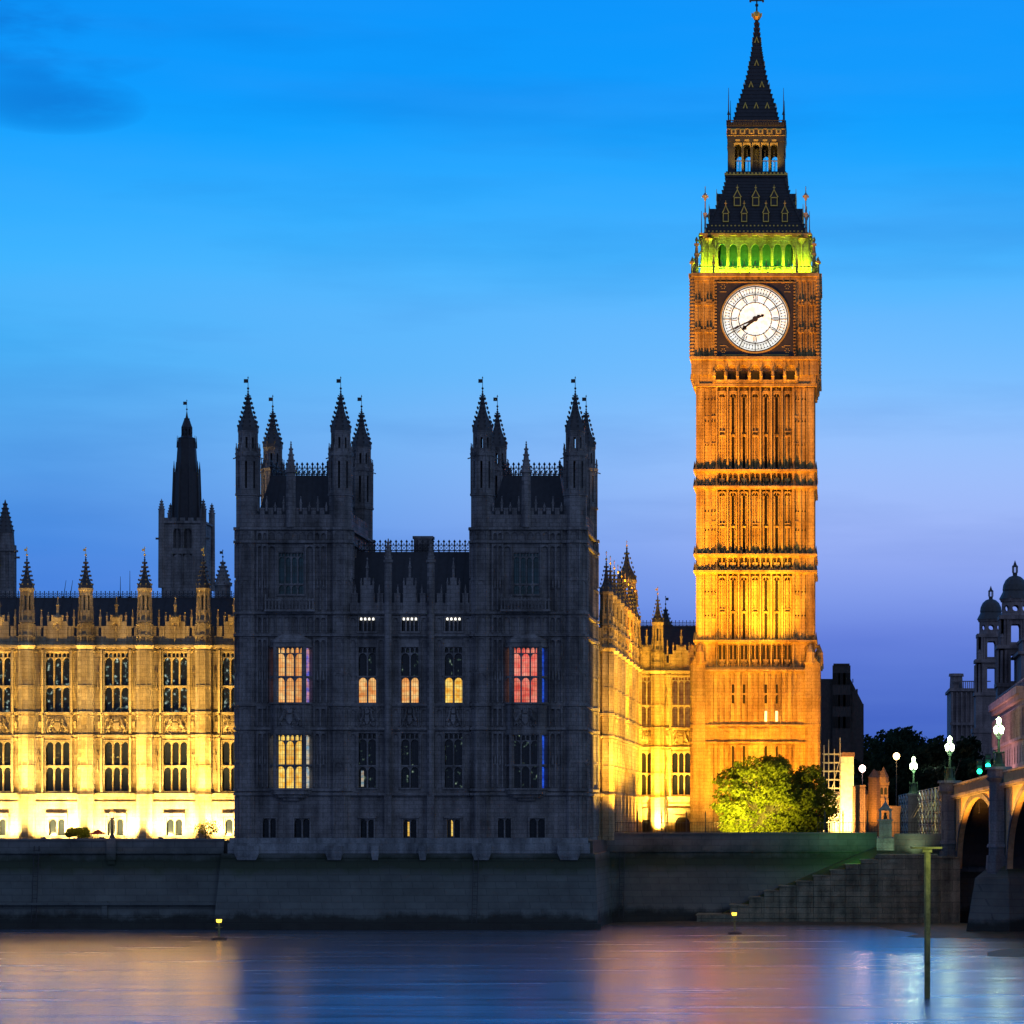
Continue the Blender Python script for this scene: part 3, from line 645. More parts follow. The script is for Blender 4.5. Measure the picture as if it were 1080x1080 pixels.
def pav_turret(cx,cy):
    if not PT:
        s=MB(); r=1.16
        s.frus(0,0,8.0,36.7,r,r)
        for z in (12.35,12.75,18.35,20.55,26.95,28.95,35.5,36.7): s.frus(0,0,z-.12,z+.12,r+.2,r+.2)
        ap=r*math.cos(math.pi/8); hs=r*math.sin(math.pi/8)
        for i in range(8):
            s.T=Matrix.Rotation(i*math.pi/4,4,'Z')
            for z0,z1 in ((8.4,12.2),(12.9,15.3),(15.5,18.1),(18.6,20.3),(20.8,23.5),(23.7,26.7),(27.2,28.7),(29.2,32.0),(32.2,35.3),(35.7,36.5)):
                s.box(-hs-.06,-hs+.06,-ap-.09,-ap+.05,z0,z1); s.arch(-hs+.06,hs-.06,z1-.5,z1,-ap-.07,-ap+.02,k=3)
                s.box(-.03,.03,-ap-.05,-ap+.02,z0,z1)
            s.box(-.16,.16,-ap-.03,-ap+.02,23.8,24.9); 
        s.T=None
        s.frus(0,0,36.8,39.8,1.1,1.1); s.frus(0,0,39.75,39.95,1.2,1.2)
        oct_slit(s,0,0,1.08,39.95,43.4,.2,40.4,42.9)
        s.frus(0,0,43.4,43.65,1.16,1.22); s.frus(0,0,43.65,43.8,1.05,.95)
        for i in range(8):
            a=math.pi/8+i*math.pi/4; pinnacle(s,1.08*math.cos(a),1.08*math.sin(a),43.4,44.6,.1)
            b=i*math.pi/4; s.tube((1.05*math.cos(b),1.05*math.sin(b),43.3),(1.38*math.cos(b),1.38*math.sin(b),43.2),.07,4)
        oct_slit(s,0,0,.84,43.8,45.5,.2,44.1,45.1)
        s.frus(0,0,45.4,45.7,.88,.98)
        sp=MB(); sp.lathe(0,0,[(.97,45.7),(.96,46.0),(.8,46.5),(.52,47.1),(.36,47.6),(.25,48.2),(.14,48.8),(.04,49.35)])
        crockets(sp,0,0,45.9,48.9,.93,.12,8,7,.17,math.pi/8); finial(sp,0,0,49.0,.15)
        for i in range(4):
            a=i*math.pi/2+math.pi/4; sp.tube((0,0,48.9),(.3*math.cos(a),.3*math.sin(a),49.0),.05,4)
        PT['a']=s.mesh('turret',SD); PT['b']=sp.mesh('spire',M['lead']); PT['c']=vane(49.2,50.7,.34).mesh('weather_vane',M['iron'])
    o=link('turret',PT['a'],pv,(cx,cy,-8.0)); link('spire',PT['b'],o); link('weather_vane',PT['c'],o)
pav_tower(lp(247),lp(369.5),M['litY'],M['litYY'],(M['litO'],M['litV']),(M['litC'],M['litC']),M['glassB'],'a')
pav_tower(lp(495),lp(617.5),M['litR'],M['glassD'],(M['litO'],M['litBl']),(M['glass'],M['litBl']),M['glassB'],'b')
# middle block, three bays
x0,x1=lp(369.5),lp(495); cs=[lp(387),lp(432),lp(478)]
m=MB(); holes=[]
for c in cs: holes+=[(c-.8,c+.8,12.95,17.95),(c-.8,c+.8,20.75,25.85),(c-.6,c+.6,zp(885),zp(864)),(c-.75,c+.75,27.3,28.6)]
wall_holes(m,x0,x1,8.0,29.0,holes,.25,.7)
m.T=Matrix.Translation((0,.25,0))
for z,o in ((12.35,.3),(18.35,.28),(20.55,.24),(26.95,.34),(29.0,.36)): string(m,x0,x1,z,-o,.22)
for c in cs:
    for sg in (-1,1):
        a,b=sorted((c+sg*.98,c+sg*1.62))
        for z0,z1 in ((13,18.05),(18.6,20.3),(20.8,26.7),(27.2,28.7)): ribs(m,a,b,z0,z1,1,-.14,0,.1)
    crest_relief(m,c,18.5,20.4,1.5); m.box(c-.85,c+.85,-.22,0,zp(864)+.1,zp(864)+.3)
    for k in range(4): pass
m.T=None
for u in (409.5,454.5):
    c=lp(u)
    m.box(c-.32,c+.32,-.25,.25,8,12.3); m.frus(c,0,12.3,29,.34,.34); m.frus(c,0,29,33.6,.36,.34); m.frus(c,0,33.6,33.85,.45,.45); m.frus(c,0,33.85,35.8,.34,.04); crockets(m,c,0,33.9,35.6,.32,.05,4,4,.11)
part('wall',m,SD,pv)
for i,c in enumerate(cs):
    window(pv,c,12.95,1.6,5.0,2,[2.0],M['glassD'],SD,y=.25)
    # upper windows: the lower tier is lit, the upper tier only glimmers
    zt=23.15
    window(pv,c,20.75,1.6,2.33,2,[],(M['litY'],M['litY'],M['litYY'])[i],SD,y=.25,tr=False)
    window(pv,c,23.22,1.6,2.63,2,[],M['glassD'],SD,y=.25)
    window(pv,c,zp(885),1.2,zp(864)-zp(885),2,[],M['glass'],SD,y=.25,tr=False)
    window(pv,c,27.3,1.5,1.3,4,[],M['glass'],SD,y=.25,tr=False)
    a=MB()
    for k in range(4): a.frus(c-.57+k*.37,.28,28.33,28.50,.085,.085,8); a.frus(c-.57+k*.37,.28,28.50,28.55,.085,.02,8)
    part('lamp_row',a,M['white_lamp'],pv)
for u,h in ((431,1.3),(477,1.5)):
    a=MB(); a.box(lp(u)-.14,lp(u)+.14,.4,.5,8.5,8.5+h); part('lit_pane',a,M['litYY'],pv)
a=MB(); a.box(lp(381.5)-.1,lp(381.5)+.1,.4,.58,13.05,14.5); part('lit_pane',a,M['litC'],pv)
m=MB(); battlement(m,x0,x1,29.12,30.7,.1,.35,14)
for c in cs:
    m.box(c-.6,c+.6,.02,.4,29.12,31.5); m.box(c-.3,c+.3,0,.42,31.5,32.2); pinnacle(m,c,.2,32.1,34.1,.15)
    for sg in (-1,1): pinnacle(m,c+sg*.55,.2,31.3,32.2,.11); pinnacle(m,c+sg*1.1,.2,30.6,31.6,.11)
part('parapet',m,SD,pv)
m=MB(); m.box(x0,x1,.71,13.5,8,29); part('building_core',m,M['dark'],pv)
m=MB(); zr=Z(583,286); m.add([(x0-.3,1.0,29.1),(x1+.3,1.0,29.1),(x1+.3,12.8,29.1),(x0-.3,12.8,29.1),(x0-.3,5,zr),(x1+.3,5,zr),(x1+.3,9,zr),(x0-.3,9,zr)],[(4,5,6,7),(0,1,5,4),(1,2,6,5),(2,3,7,6),(3,0,4,7)])
for i in range(14):
    x=x0+i*.8+.3; m.add([(x,.95,29.1),(x+.07,.95,29.1),(x+.07,4.95,zr+.04),(x,4.95,zr+.04)],[(0,1,2,3)])
rf=part('roof',m,M['slate'],pv)
m=MB(); cresting(m,x0,x1,zr,1.15,.5,5.05,.045); link('ridge_cresting',m.mesh('ridge_cresting',M['iron']),rf)
m=MB(); c=(X(447,286)-PX); m.box(c-.85,c+.85,5.3,6.4,zr-2,zr+1.25); m.box(c-.95,c+.95,5.2,6.5,zr+1.25,zr+1.5)
link('chimney',m.mesh('chimney',SD),rf)
# pale washed plinth with buttress feet standing on the river wall
m=MB(); xe=lp(618.5)
m.prism([(-.5,-.55),(xe+.3,-.55),(xe+.3,14),(-.5,14)],zp(900),zp(889)); m.box(-.35,xe+.15,-.35,0,zp(889),8.35)
for u,wd in ((262,26),(354,18),(397,8),(447,8),(509,20),(601,24)):
    c=lp(u); a=wd*SP/2
    m.add([(c-a,-1.0,zp(900)),(c+a,-1.0,zp(900)),(c+a,-.4,zp(900)),(c-a,-.4,zp(900)),(c-a*.75,-.85,zp(907)),(c+a*.75,-.85,zp(907)),(c+a*.75,-.4,zp(907)),(c-a*.75,-.4,zp(907))],[(0,1,2,3),(7,6,5,4),(4,5,1,0),(5,6,2,1),(6,7,3,2),(7,4,0,3)])
    m.box(c-a,c+a,-1.0,-.56,zp(900),zp(892)); 
part('plinth',m,M['stone_pale'],pv)
t=thing('river_wall','tall battered river wall carrying the dark twin-towered pavilion','wall',(PX,280,0))
m=MB(); xa=lp(235); xb=lp(628)
m.add([(xa-.6,-2.0,-1),(xb+.4,-2.0,-1),(xb+.4,18,-1),(xa-.6,18,-1),(xa,-.6,6.9),(xb,-.6,6.9),(xb,18,6.9),(xa,18,6.9)],[(0,3,2,1),(4,5,6,7),(0,1,5,4),(1,2,6,5),(2,3,7,6),(3,0,4,7)])
m.box(xa-.9,xb+.7,-2.6,-2.0,-1,.55); m.box(xa,xb,-.75,-.62,6.5,6.75)
part('masonry',m,M['wall'],t,(0,0,0))

# ------------------------------------------------------------------ return range facing the bridge (north), plane X=-21.9
rt=thing('palace_range','orange floodlit palace flank receding from the dark pavilion towards the clock tower','palace wing',(-22.6,294,8.05),R(90))
# local x runs away from the viewer, local -y faces north (+X)
LR=48.0
facade(rt,0.0,LR,[1.2+k*5.3 for k in range(9)],[(3.85+k*5.3,2.25,3) for k in range(8)],M['stone'],M['glassD'],M['glass'],basewins=[(3.85+k*5.3,1.5) for k in range(8)],depth=10)
# tall stair turret near the corner
m=MB(); cx,cy=LR-2.2,.5; zt=lambda v:Z(v,340)
m.frus(cx,cy,26.5,zt(640),1.2,1.15); m.frus(cx,cy,zt(640),zt(637),1.35,1.35); oct_slit(m,cx,cy,1.0,zt(637),zt(615),.3,zt(634),zt(619)); m.frus(cx,cy,zt(615),zt(612),1.15,1.2)
for i in range(8):
    a=math.pi/8+i*math.pi/4; pinnacle(m,cx+1.2*math.cos(a),cy+1.2*math.sin(a),zt(638),zt(622),.14)
tw=part('stair_turret',m,M['stone'],rt)
sp=MB(); sp.lathe(cx,cy,[(1.15,zt(612)),(1.1,zt(609)),(.7,zt(602)),(.38,zt(596)),(.2,zt(588)),(.05,zt(578))]); crockets(sp,cx,cy,zt(611),zt(582),1.1,.1,8,6,.16,math.pi/8); finial(sp,cx,cy,zt(580),.15)
link('spire',sp.mesh('spire',M['lead']),tw); v=vane(zt(579),zt(571),.25).mesh('weather_vane',M['gilt']); link('weather_vane',v,tw,(cx,cy,0))
# ------------------------------------------------------------------ wing facing the river (D=335)
wg=thing('palace_range','orange floodlit palace wing joining the foot of the clock tower','palace wing',(X(667.5,342),342,8.05))
lw=lambda u:X(u,342)-wg.location.x
facade(wg,0,lw(741),[lw(694)],[(lw(682),1.5,2),(lw(718.5),2.0,3)],M['stone'],M['litOr'],M['glass'],basewins=[],depth=12,ridge=Z(660,347))
m=MB(); c=lw(720); m.arch(c-.85,c+.85,9.2,10.4,-.2,.02); m.box(c-1.05,c-.85,-.2,0,8.05,10.4); m.box(c+.85,c+1.05,-.2,0,8.05,10.4); m.box(c-1.9,c+1.9,-.26,0,11.0,11.2)
c2=lw(681.5); m.box(c2-1.2,c2+1.2,-.24,0,10.95,11.15); m.box(lw(735),lw(738),-1.0,0,8,26.5)
part('door_surround',m,M['stone'],wg)
m=MB(); m.box(c-.85,c+.85,-.05,.0,8.05,10.2); part('door',m,M['dark'],wg); m=MB(); m.box(c2-.4,c2+.4,-.05,0,8.05,9.9); part('door',m,M['dark'],wg)
m=MB()
for u in (689.5,702.5): m.tube((lw(u),-.6,8),(lw(u),-.6,13.2),.07,6); m.frus(lw(u),-.6,8,8.5,.25,.1,6)
part('lightning_pole',m,M['iron'],wg)
# small dark turret behind the wing roof
s=thing('roof_turret','thin dark spirelet with vane behind the slate roof beside the clock tower','turret',(X(702,357),357,26))
m=MB(); z=lambda v:Z(v,357)-26
m.lathe(0,0,[(.8,-2),(.8,z(664)),(1.0,z(663)),(.55,z(655)),(.3,z(648)),(.05,z(640))]); crockets(m,0,0,z(663),z(642),.9,.1,8,5,.15,math.pi/8)
part('spire',m,M['lead'],s,(0,0,0)); link('weather_vane',vane(z(641),z(629),.3,True).mesh('weather_vane',M['iron']),s)

# ------------------------------------------------------------------ CLOCK TOWER
DT=330.0; ST=DT/F; HW=6.30; CW=6.85
ct=thing('clock_tower','tall orange floodlit gothic clock tower with white dial and green lit belfry','clock tower',(TX,DT+HW,8.05))
def tz(v):
    # the upper stages stand farther back than the front face
    d=0
    for (a,da),(b,db) in zip([(290,0),(247,.7),(187,3.1),(130,3.6),(0,6.2)],[(247,.7),(187,3.1),(130,3.6),(0,6.2),(-40,6.2)]):
        if v<=a: d=da+(db-da)*min(1,(a-v)/(a-b))
    return Z(v,DT+d)
ux=lambda u:(u-796.6-.9)*ST
TS=M['tstone']
def four(fn,name,mat,parent=None,**k):
    f=MB(); fn(f); a=MB()
    for i in range(4): a.merge(f,Matrix.Translation((0,0,.004*i))@Matrix.Rotation(i*math.pi/2,4,'Z')@Matrix.Scale(1-.0007*i,4,(1,0,0))@Matrix.Scale(1-.0007*i,4,(0,1,0)))
    return part(name,a,mat,parent or ct,None if parent is None else (0,0,0))
PXS=[ux(u) for u in (762.5,774,785.6,797.3,808.6,820,831.5)]; PW=1.17
def spikes(m,x0,x1,z,y,n,h=.32,w=.2):
    p=(x1-x0)/n
    for i in range(n): 
        x=x0+(i+.5)*p; m.frus(x,y,z,z+h,w*.7,.02,4)
def shaft(m):
    yb=-HW
    xa=PXS[0]-PW/2; xb=PXS[-1]+PW/2
    # core behind the panels
    m.box(-HW+1.4,HW-1.4,yb+1.4,-2,8.0,tz(378))
    # corner piers
    for sg in (-1,1):
        a,b=sorted((sg*(HW-.02),sg*abs(xa)))
        for k in range(3):
            c0=a+(b-a)*k/3; c1=a+(b-a)*(k+1)/3; m.box(c0+.14,c1-.14,yb+.10,yb+.5,tz(705),tz(407))
        m.box(a,b,yb+.9,yb+1.6,tz(705),tz(407))
        for z0,z1 in ((tz(676),tz(602.5)),(tz(585),tz(513.5)),(tz(496),tz(409)),(tz(600),tz(587)),(tz(511),tz(498)),(tz(703),tz(678))):
            for k in range(4): 
                x=a+(b-a)*k/3; m.box(x-.075,x+.075,yb-.12,yb+.6,z0,z1)
            n=max(1,int((z1-z0)/2.5))
            for k in range(3):
                c0=a+(b-a)*k/3+.09; c1=a+(b-a)*(k+1)/3-.09
                for j in range(n): 
                    zz=z0+(z1-z0)*(j+1)/n; m.arch(c0,c1,zz-.5,zz-.06,yb,yb+.12,k=3); m.box(c0,c1,yb+.02,yb+.12,zz-.06,zz)
                m.box((c0+c1)/2-.03,(c0+c1)/2+.03,yb+.05,yb+.12,z0,z1)
    # tall lancet stages
    for z0,z1 in ((tz(676),tz(602.5)),(tz(585),tz(513.5)),(tz(496),tz(407))):
        zh=z1-(z1-z0)*.13
        for i,c in enumerate(PXS):
            slit=i in (1,2,4,5)
            a,b=c-PW/2,c+PW/2
            m.box(a-.09,a+.09,yb-.14,yb+1.4,z0,z1)
            if slit:
                m.box(a+.16,c-.24,yb+.16,yb+.5,z0,zh); m.box(c+.24,b-.16,yb+.16,yb+.5,z0,zh)
                m.box(c-.16,c+.16,yb+.18,yb+.38,z0+(z1-z0)*.40,z0+(z1-z0)*.43)
                m.box(c-.23,c-.16,yb+.0,yb+.38,z0,zh); m.box(c+.16,c+.23,yb+.0,yb+.38,z0,zh)
            else:
                m.box(a+.16,c-.24,yb+.16,yb+.5,z0,zh); m.box(c-.17,c+.17,yb+.16,yb+.5,z0,zh); m.box(c+.24,b-.16,yb+.16,yb+.5,z0,zh)
                m.box(c-.03,c+.03,yb+.02,yb+.16,z0,zh)
                m.box(c-.3,c+.3,yb+.0,yb+.16,z0+(z1-z0)*.40,z0+(z1-z0)*.42); m.box(c-.3,c+.3,yb+.0,yb+.16,z0+(z1-z0)*.45,z0+(z1-z0)*.465)
            # cusped head and small pierced openings
            m.arch(c-.32,c+.32,zh-.05,z1-.5,yb+.06,yb+.25); m.box(a+.15,c-.34,yb+.1,yb+.38,zh,z1); m.box(c+.34,b-.15,yb+.1,yb+.38,zh,z1)
            m.box(c-.03,c+.03,yb+.1,yb+.3,zh,z1-.2)
            for k in range(2): m.box(c-.32,c+.32,yb+.12,yb+.3,zh+.35+k*.45,zh+.45+k*.45)
        m.box(xb-.09,xb+.09,yb-.14,yb+1.4,z0,z1)
    # traceried bands
    for z0,z1 in ((tz(705),tz(676)),(tz(602.5),tz(585)),(tz(513.5),tz(496))):
        for i,c in enumerate(PXS):
            a,b=c-PW/2,c+PW/2
            m.box(a-.08,a+.08,yb-.10,yb+1.3,z0,z1); m.box(a+.14,b-.14,yb+.3,yb+.6,z0,z1); m.arch(a+.08,c+.0,z1-.6,z1-.15,yb+.02,yb+.2,k=3); m.arch(c,b-.08,z1-.6,z1-.15,yb+.02,yb+.2,k=3)
            m.box(c-.05,c+.05,yb+.03,yb+.3,z0,z1); m.arch(c-.3,c+.3,z0+.4,z0+.95,yb+.05,yb+.22,k=3)
            m.box(a+.08,b-.08,yb+.0,yb+.38,z0,z0+.25); m.frus(c,yb+.25,z0+.5,z0+.95,.25,.25,4)
        m.box(xb-.08,xb+.08,yb-.10,yb+1.3,z0,z1)
    # strings with cresting
    for v in (705,676,602.5,585,513.5,496):
        z=tz(v); m.box(-HW-.38,HW+.38,yb-.40,yb+.4,z-.14,z+.08); m.box(-HW-.18,HW+.18,yb-.18,yb+.4,z-.26,z-.14)
    # base
    hb=6.55; yb2=-hb
    m.box(-hb,hb,yb2+.7,yb2+2,8.0,tz(705)-.2); m.box(-hb,-5.3,yb2+.12,yb2+.7,8.0,tz(705)-.2); m.box(5.3,hb,yb2+.12,yb2+.7,8.0,tz(705)-.2); m.box(-5.3,5.3,yb2+.1,yb2+.7,tz(784),tz(764))
    for i in range(17):
        x=-5.2+i*10.4/17; m.box(x+.10,x+10.4/17-.10,yb2+.12,yb2+.5,8.0,tz(784)); m.box(x+.10,x+10.4/17-.10,yb2+.12,yb2+.5,tz(764),tz(705)-.2)
    for z0,z1 in ((8.3,tz(785)),(tz(765),tz(707))):
        for i in range(18):
            x=-5.2+i*10.4/17; m.box(x-.05,x+.05,yb2-.06,yb2+.6,z0,z1)
        for i in range(17):
            x=-5.2+i*10.4/17; m.arch(x+.06,x+10.4/17-.06,z1-.5,z1-.05,yb2+.02,yb2+.12,k=3)
            m.arch(x+.06,x+10.4/17-.06,(z0+z1)/2,(z0+z1)/2+.5,yb2+.05,yb2+.12,k=3)
    for i in range(7):
        c=PXS[i]; m.frus(c,yb2+.1,tz(780),tz(768),.42,.42,4); m.box(c-.6,c-.5,yb2,yb2+.12,tz(783),tz(765))
    for v in (783,765): z=tz(v); m.box(-hb-.2,hb+.2,yb2-.22,yb2+.3,z-.12,z+.08); spikes(m,-hb,hb,z+.08,yb2-.1,14,.18,.14)
    z=tz(705); m.box(-hb-.25,hb+.25,yb2-.3,-HW+.1,z-.35,z-.145)
    # corner buttresses with gables and pinnacles
    for sg in (-1,1):
        a,b=sorted((sg*(hb+.25),sg*(hb-1.15)))
        m.box(a,b,yb2-.45,yb2+.3,8.0,tz(700)); c=(a+b)/2
        m.plate([(a-.1,tz(700)),(b+.1,tz(700)),(c,tz(690))],yb2-.5,yb2+.2)
        pinnacle(m,c,yb2-.2,tz(694),tz(680),.22); m.frus(c,yb2-.45,tz(702),tz(696),.35,.3,4)
        crockets(m,c,yb2-.15,tz(700),tz(690),.75,.1,2,4,.22)
        for k in (-.35,0,.35): m.box(c+k-.04,c+k+.04,yb2-.5,yb2-.45,8.2,tz(703))
        for zz in (tz(783),tz(765),tz(735)): m.box(a-.06,b+.06,yb2-.52,yb2+.3,zz-.1,zz+.1)
        if True:
            m.frus(sg*(hb+.35),yb2+.6,tz(700),tz(688),.5,.45,8); m.frus(sg*(hb+.35),yb2+.6,tz(688),tz(679),.45,.04,8)
four(shaft,'shaft',TS)
SLM={}
def slit_part(face,x,y,z0,z1,w):
    k=(round(z1-z0,2),w)
    if k not in SLM: q=MB(); q.box(-w,w,0,.04,0,z1-z0); SLM[k]=q.mesh('slit_window',M['dark'])
    rz=face*math.pi/2; p=Matrix.Rotation(rz,3,'Z')@Vector((x,y,0)); link('slit_window',SLM[k],ct,(p.x,p.y,z0-8.05),rz)
for face in range(4):
    for z0,z1 in ((tz(676),tz(602.5)),(tz(585),tz(513.5)),(tz(496),tz(407))):
        for i in (1,2,4,5): slit_part(face,PXS[i],-HW+.31,z0+.1,z1-(z1-z0)*.13,.158)
    for z0,z1 in ((tz(742),tz(722)),(tz(812),tz(786))):
        for i in (1,2,4,5): slit_part(face,PXS[i],-6.55+.06,z0,z1,.13)
def pierced(m):
    yb=-HW
    for z0,z1 in ((tz(676),tz(602.5)),(tz(585),tz(513.5)),(tz(496),tz(407))):
        zh=z1-(z1-z0)*.13
        for c in PXS:
            for k in range(4):
                z=zh+.12+k*.42
                if z+.3<z1-.1: m.box(c-.26,c-.05,yb+.20,yb+.24,z,z+.28); m.box(c+.05,c+.26,yb+.20,yb+.24,z,z+.28)
            m.box(c-.42,c-.28,yb+.04,yb+.10,z1-.55,z1-.2); m.box(c+.28,c+.42,yb+.04,yb+.10,z1-.55,z1-.2)
            m.box(c-.24,c+.24,yb-.02,yb+.02,z0+(z1-z0)*.425,z0+(z1-z0)*.445)
    for z0,z1 in ((tz(705),tz(676)),(tz(602.5),tz(585)),(tz(513.5),tz(496))):
        for c in PXS:
            for sg in (-1,1):
                m.box(*sorted((c+sg*.12,c+sg*.38)),yb+.12,yb+.18,z0+.5,z0+.85); m.box(*sorted((c+sg*.10,c+sg*.34)),yb+.12,yb+.18,z0+1.0,z1-.5)
    for c in PXS:
        for sg in (-1,1): m.box(*sorted((c+sg*.1,c+sg*.3)),yb-.2,yb-.12,tz(709),tz(707.5))
    for i in range(7):
        x=-4.45+i*8.9/7; m.box(x+.2,x+8.9/7-.2,-CW+.42,-CW+.48,tz(402),tz(392))
    for sg in (-1,1):
        a,b=sorted((sg*(HW-.02),sg*(-PXS[0]+PW/2)))
        for zz in (tz(650),tz(625),tz(560),tz(540),tz(470),tz(445),tz(422)):
            for k in range(3):
                x=a+(b-a)*(k+.5)/3
                for q in (-.15,.15): m.box(x+q-.07,x+q+.07,yb-.0,yb+.03,zz,zz+.16)
four(pierced,'dark_tracery_plates',M['dark'])  # near-black plates stand for the shade in the tracery holes
for v in (705,676,602.5,585,513.5,496):
    def stringcrest(m):
        z=tz(v); y=-HW-.28
        m.box(-HW-.35,HW+.35,y-.04,y+.05,z+.08,z+.20); spikes(m,-HW-.3,HW+.3,z+.20,y,22,.28,.2)
        for x in (-HW-.1,-PXS[-1]-PW/2-.1,PXS[-1]+PW/2+.1,HW+.1): m.frus(x,y,z+.1,z+.95,.2,.03,4)
    four(stringcrest,'string_cresting',M['lead'])  # dark material stands for the shade on the stone cresting, not leadwork
for i in (4,5):
    m=MB(); c=PXS[i]; m.box(c-.13,c+.13,-6.55-.08,-6.55+.08,tz(761),tz(750)); part('lit_slit_window',m,M['litW'],ct)
# corbelled stage under the dial, dial stage corners
CW=6.85
def clockstage(m):
    y=-CW
    m.box(-HW-.1,HW+.1,-HW-.1,-3,tz(407),tz(396)); m.box(-CW+.55,CW-.55,y+.56,-3,tz(396),tz(290))
    m.box(-HW-.35,HW+.35,-HW-.35,-3,tz(408),tz(405)); spikes(m,-HW-.2,HW+.2,tz(405),-HW-.25,16,.25,.16)
    # small arcade of dark windows between buttresses
    for i in range(8):
        x=-4.45+i*8.9/7; m.box(x-.14,x+.14,y-.02,y+.6,tz(404),tz(380)); m.frus(x,y-.1,tz(398),tz(392),.2,.14,6)
    for i in range(7):
        x=-4.45+i*8.9/7; m.arch(x+.14,x+8.9/7-.14,tz(392),tz(385),y+.1,y+.5); m.box(x+.14,x+8.9/7-.14,y+.15,y+.5,tz(404),tz(401)); m.box(x+.14,x+8.9/7-.14,y+.1,y+.5,tz(385),tz(380))
        m.arch(x+.14,x+8.9/7-.14,tz(384),tz(380),y-.05,y+.1,k=3)
    for sg in (-1,1):
        a,b=sorted((sg*CW,sg*4.6)); m.box(a,b,y+.1,y+.8,tz(396),tz(380)); m.box(a*.985,b*.985,y+.3,y+.8,tz(405),tz(396))
        for k in range(5): x=a+(b-a)*k/4; m.box(x-.05,x+.05,y,y+.1,tz(400),tz(380))
        # corner pilasters beside the dial
        a,b=sorted((sg*(CW-.05),sg*4.35)); m.box(a,b,y+.12,y+.7,tz(377),tz(293))
        for k in range(5): x=a+(b-a)*k/4; m.box(x-.06,x+.06,y-.04,y+.12,tz(376),tz(297))
        for k in range(4):
            x=a+(b-a)*(k+.5)/4
            for v in (353,324,300): m.arch(x-.25,x+.25,tz(v+1),tz(v-5),y+.0,y+.12,k=3)
            m.box(x-.03,x+.03,y+.04,y+.12,tz(376),tz(297))
        for v in (349,320):
            for k in range(2):
                x=a+(b-a)*(k+.5)/2; 
                for q in range(4): 
                    an=q*math.pi/2+math.pi/4; m.frus(x+.24*math.cos(an),y-.03,tz(v)-.12+.24*math.sin(an),tz(v)+.12+.24*math.sin(an),.16,.16,6)
        # beaded corner columns
        for xx in (sg*(CW+.02),):
            m.frus(xx,y+.05,tz(380),tz(290),.20,.20,8)
            for k in range(24): zz=tz(378)+k*.37; m.frus(xx,y+.05,zz,zz+.16,.27,.27,8)
        x=sg*4.28
        for k in range(24): zz=tz(376)+k*.34; m.frus(x,y-.05,zz,zz+.14,.16,.16,6)
    m.box(-CW-.12,CW+.12,y-.22,y+.6,tz(380),tz(377)); m.box(-CW-.05,CW+.05,y-.35,y+.6,tz(293),tz(289.5)); m.box(-CW+.05,CW-.05,y-.1,y+.6,tz(297),tz(293))
    spikes(m,-4.1,4.1,tz(297),y-.12,12,.3,.18)
four(clockstage,'clock_stage',TS)
def stripes(m):
    y=-CW; m.box(-4.1,4.1,y-.18,y-.02,tz(379.8),tz(378.6)); m.box(-4.1,4.1,y-.16,y-.02,tz(299),tz(298.2))
four(stripes,'gilt_moulding',M['gilt'])
zc=tz(337)
def dialframe(m):
    y=-CW; R0=3.62; s=4.05
    K=48
    for i in range(K):
        a0=2*math.pi*i/K; a1=2*math.pi*(i+1)/K
        def sq(a):
            c,q=math.cos(a),math.sin(a); k=s/max(abs(c),abs(q)); return (c*k,zc+q*k)
        p=[(R0*math.cos(a0),zc+R0*math.sin(a0)),sq(a0),sq(a1),(R0*math.cos(a1),zc+R0*math.sin(a1))]
        m.plate(p,y-.02,y+.5)
    m.box(-s-.14,s+.14,y-.10,y+.1,zc+s,zc+s+.14); m.box(-s-.14,s+.14,y-.10,y+.1,zc-s-.14,zc-s)
    m.box(-s-.14,-s,y-.10,y+.1,zc-s,zc+s); m.box(s,s+.14,y-.10,y+.1,zc-s,zc+s)
four(dialframe,'dial_surround',M['iron'])
def dialgilt(m):
    y=-CW; K=64
    for r0,r1 in ((3.60,3.76),):
        for i in range(K):
            a0=2*math.pi*i/K; a1=2*math.pi*(i+1)/K
            m.plate([(r0*math.cos(a0),zc+r0*math.sin(a0)),(r1*math.cos(a0),zc+r1*math.sin(a0)),(r1*math.cos(a1),zc+r1*math.sin(a1)),(r0*math.cos(a1),zc+r0*math.sin(a1))],y-.12,y+.02)
    for sx in (-1,1):
        for sz in (-1,1):
            x,z=sx*3.45,zc+sz*3.45; 
            for q in range(6): a=q*math.pi/3; m.box(x+.22*math.cos(a)-.045,x+.22*math.cos(a)+.045,y-.06,y-.02,z+.22*math.sin(a)-.045,z+.22*math.sin(a)+.045)
            m.box(x-.35,x+.35,y-.05,y-.02,z-sz*.55-.03,z-sz*.55+.03)
            m.box(x-.05-sx*.55,x+.05-sx*.3,y-.05,y-.02,z+.38,z+.43)
            m.box(sx*2.2-1.4,sx*2.2+1.4,y-.05,y-.02,zc+sz*3.92-.03,zc+sz*3.92+.03)
    m.box(-3.95,3.95,y-.04,y-.02,zc+3.93,zc+3.96)
four(dialgilt,'gilt_ring',M['gilt'])
dm=newmat('opal_dial_glass'); g=N('ShaderNodeNewGeometry'); n1=N('ShaderNodeTexNoise',inp={'Scale':2.2,'Detail':3.0}); L(g.outputs['Position'],n1.inputs['Vector'])
p=N('ShaderNodeBsdfPrincipled',inp={'Base Color':(.8,.8,.75,1),'Roughness':.3,'Emission Strength':1.05}); L(ramp(n1.outputs[0],[(.35,(.80,.72,.55)),(.6,(1,.97,.88))]).outputs[0],p.inputs['Emission Color']); fin(p.outputs[0])
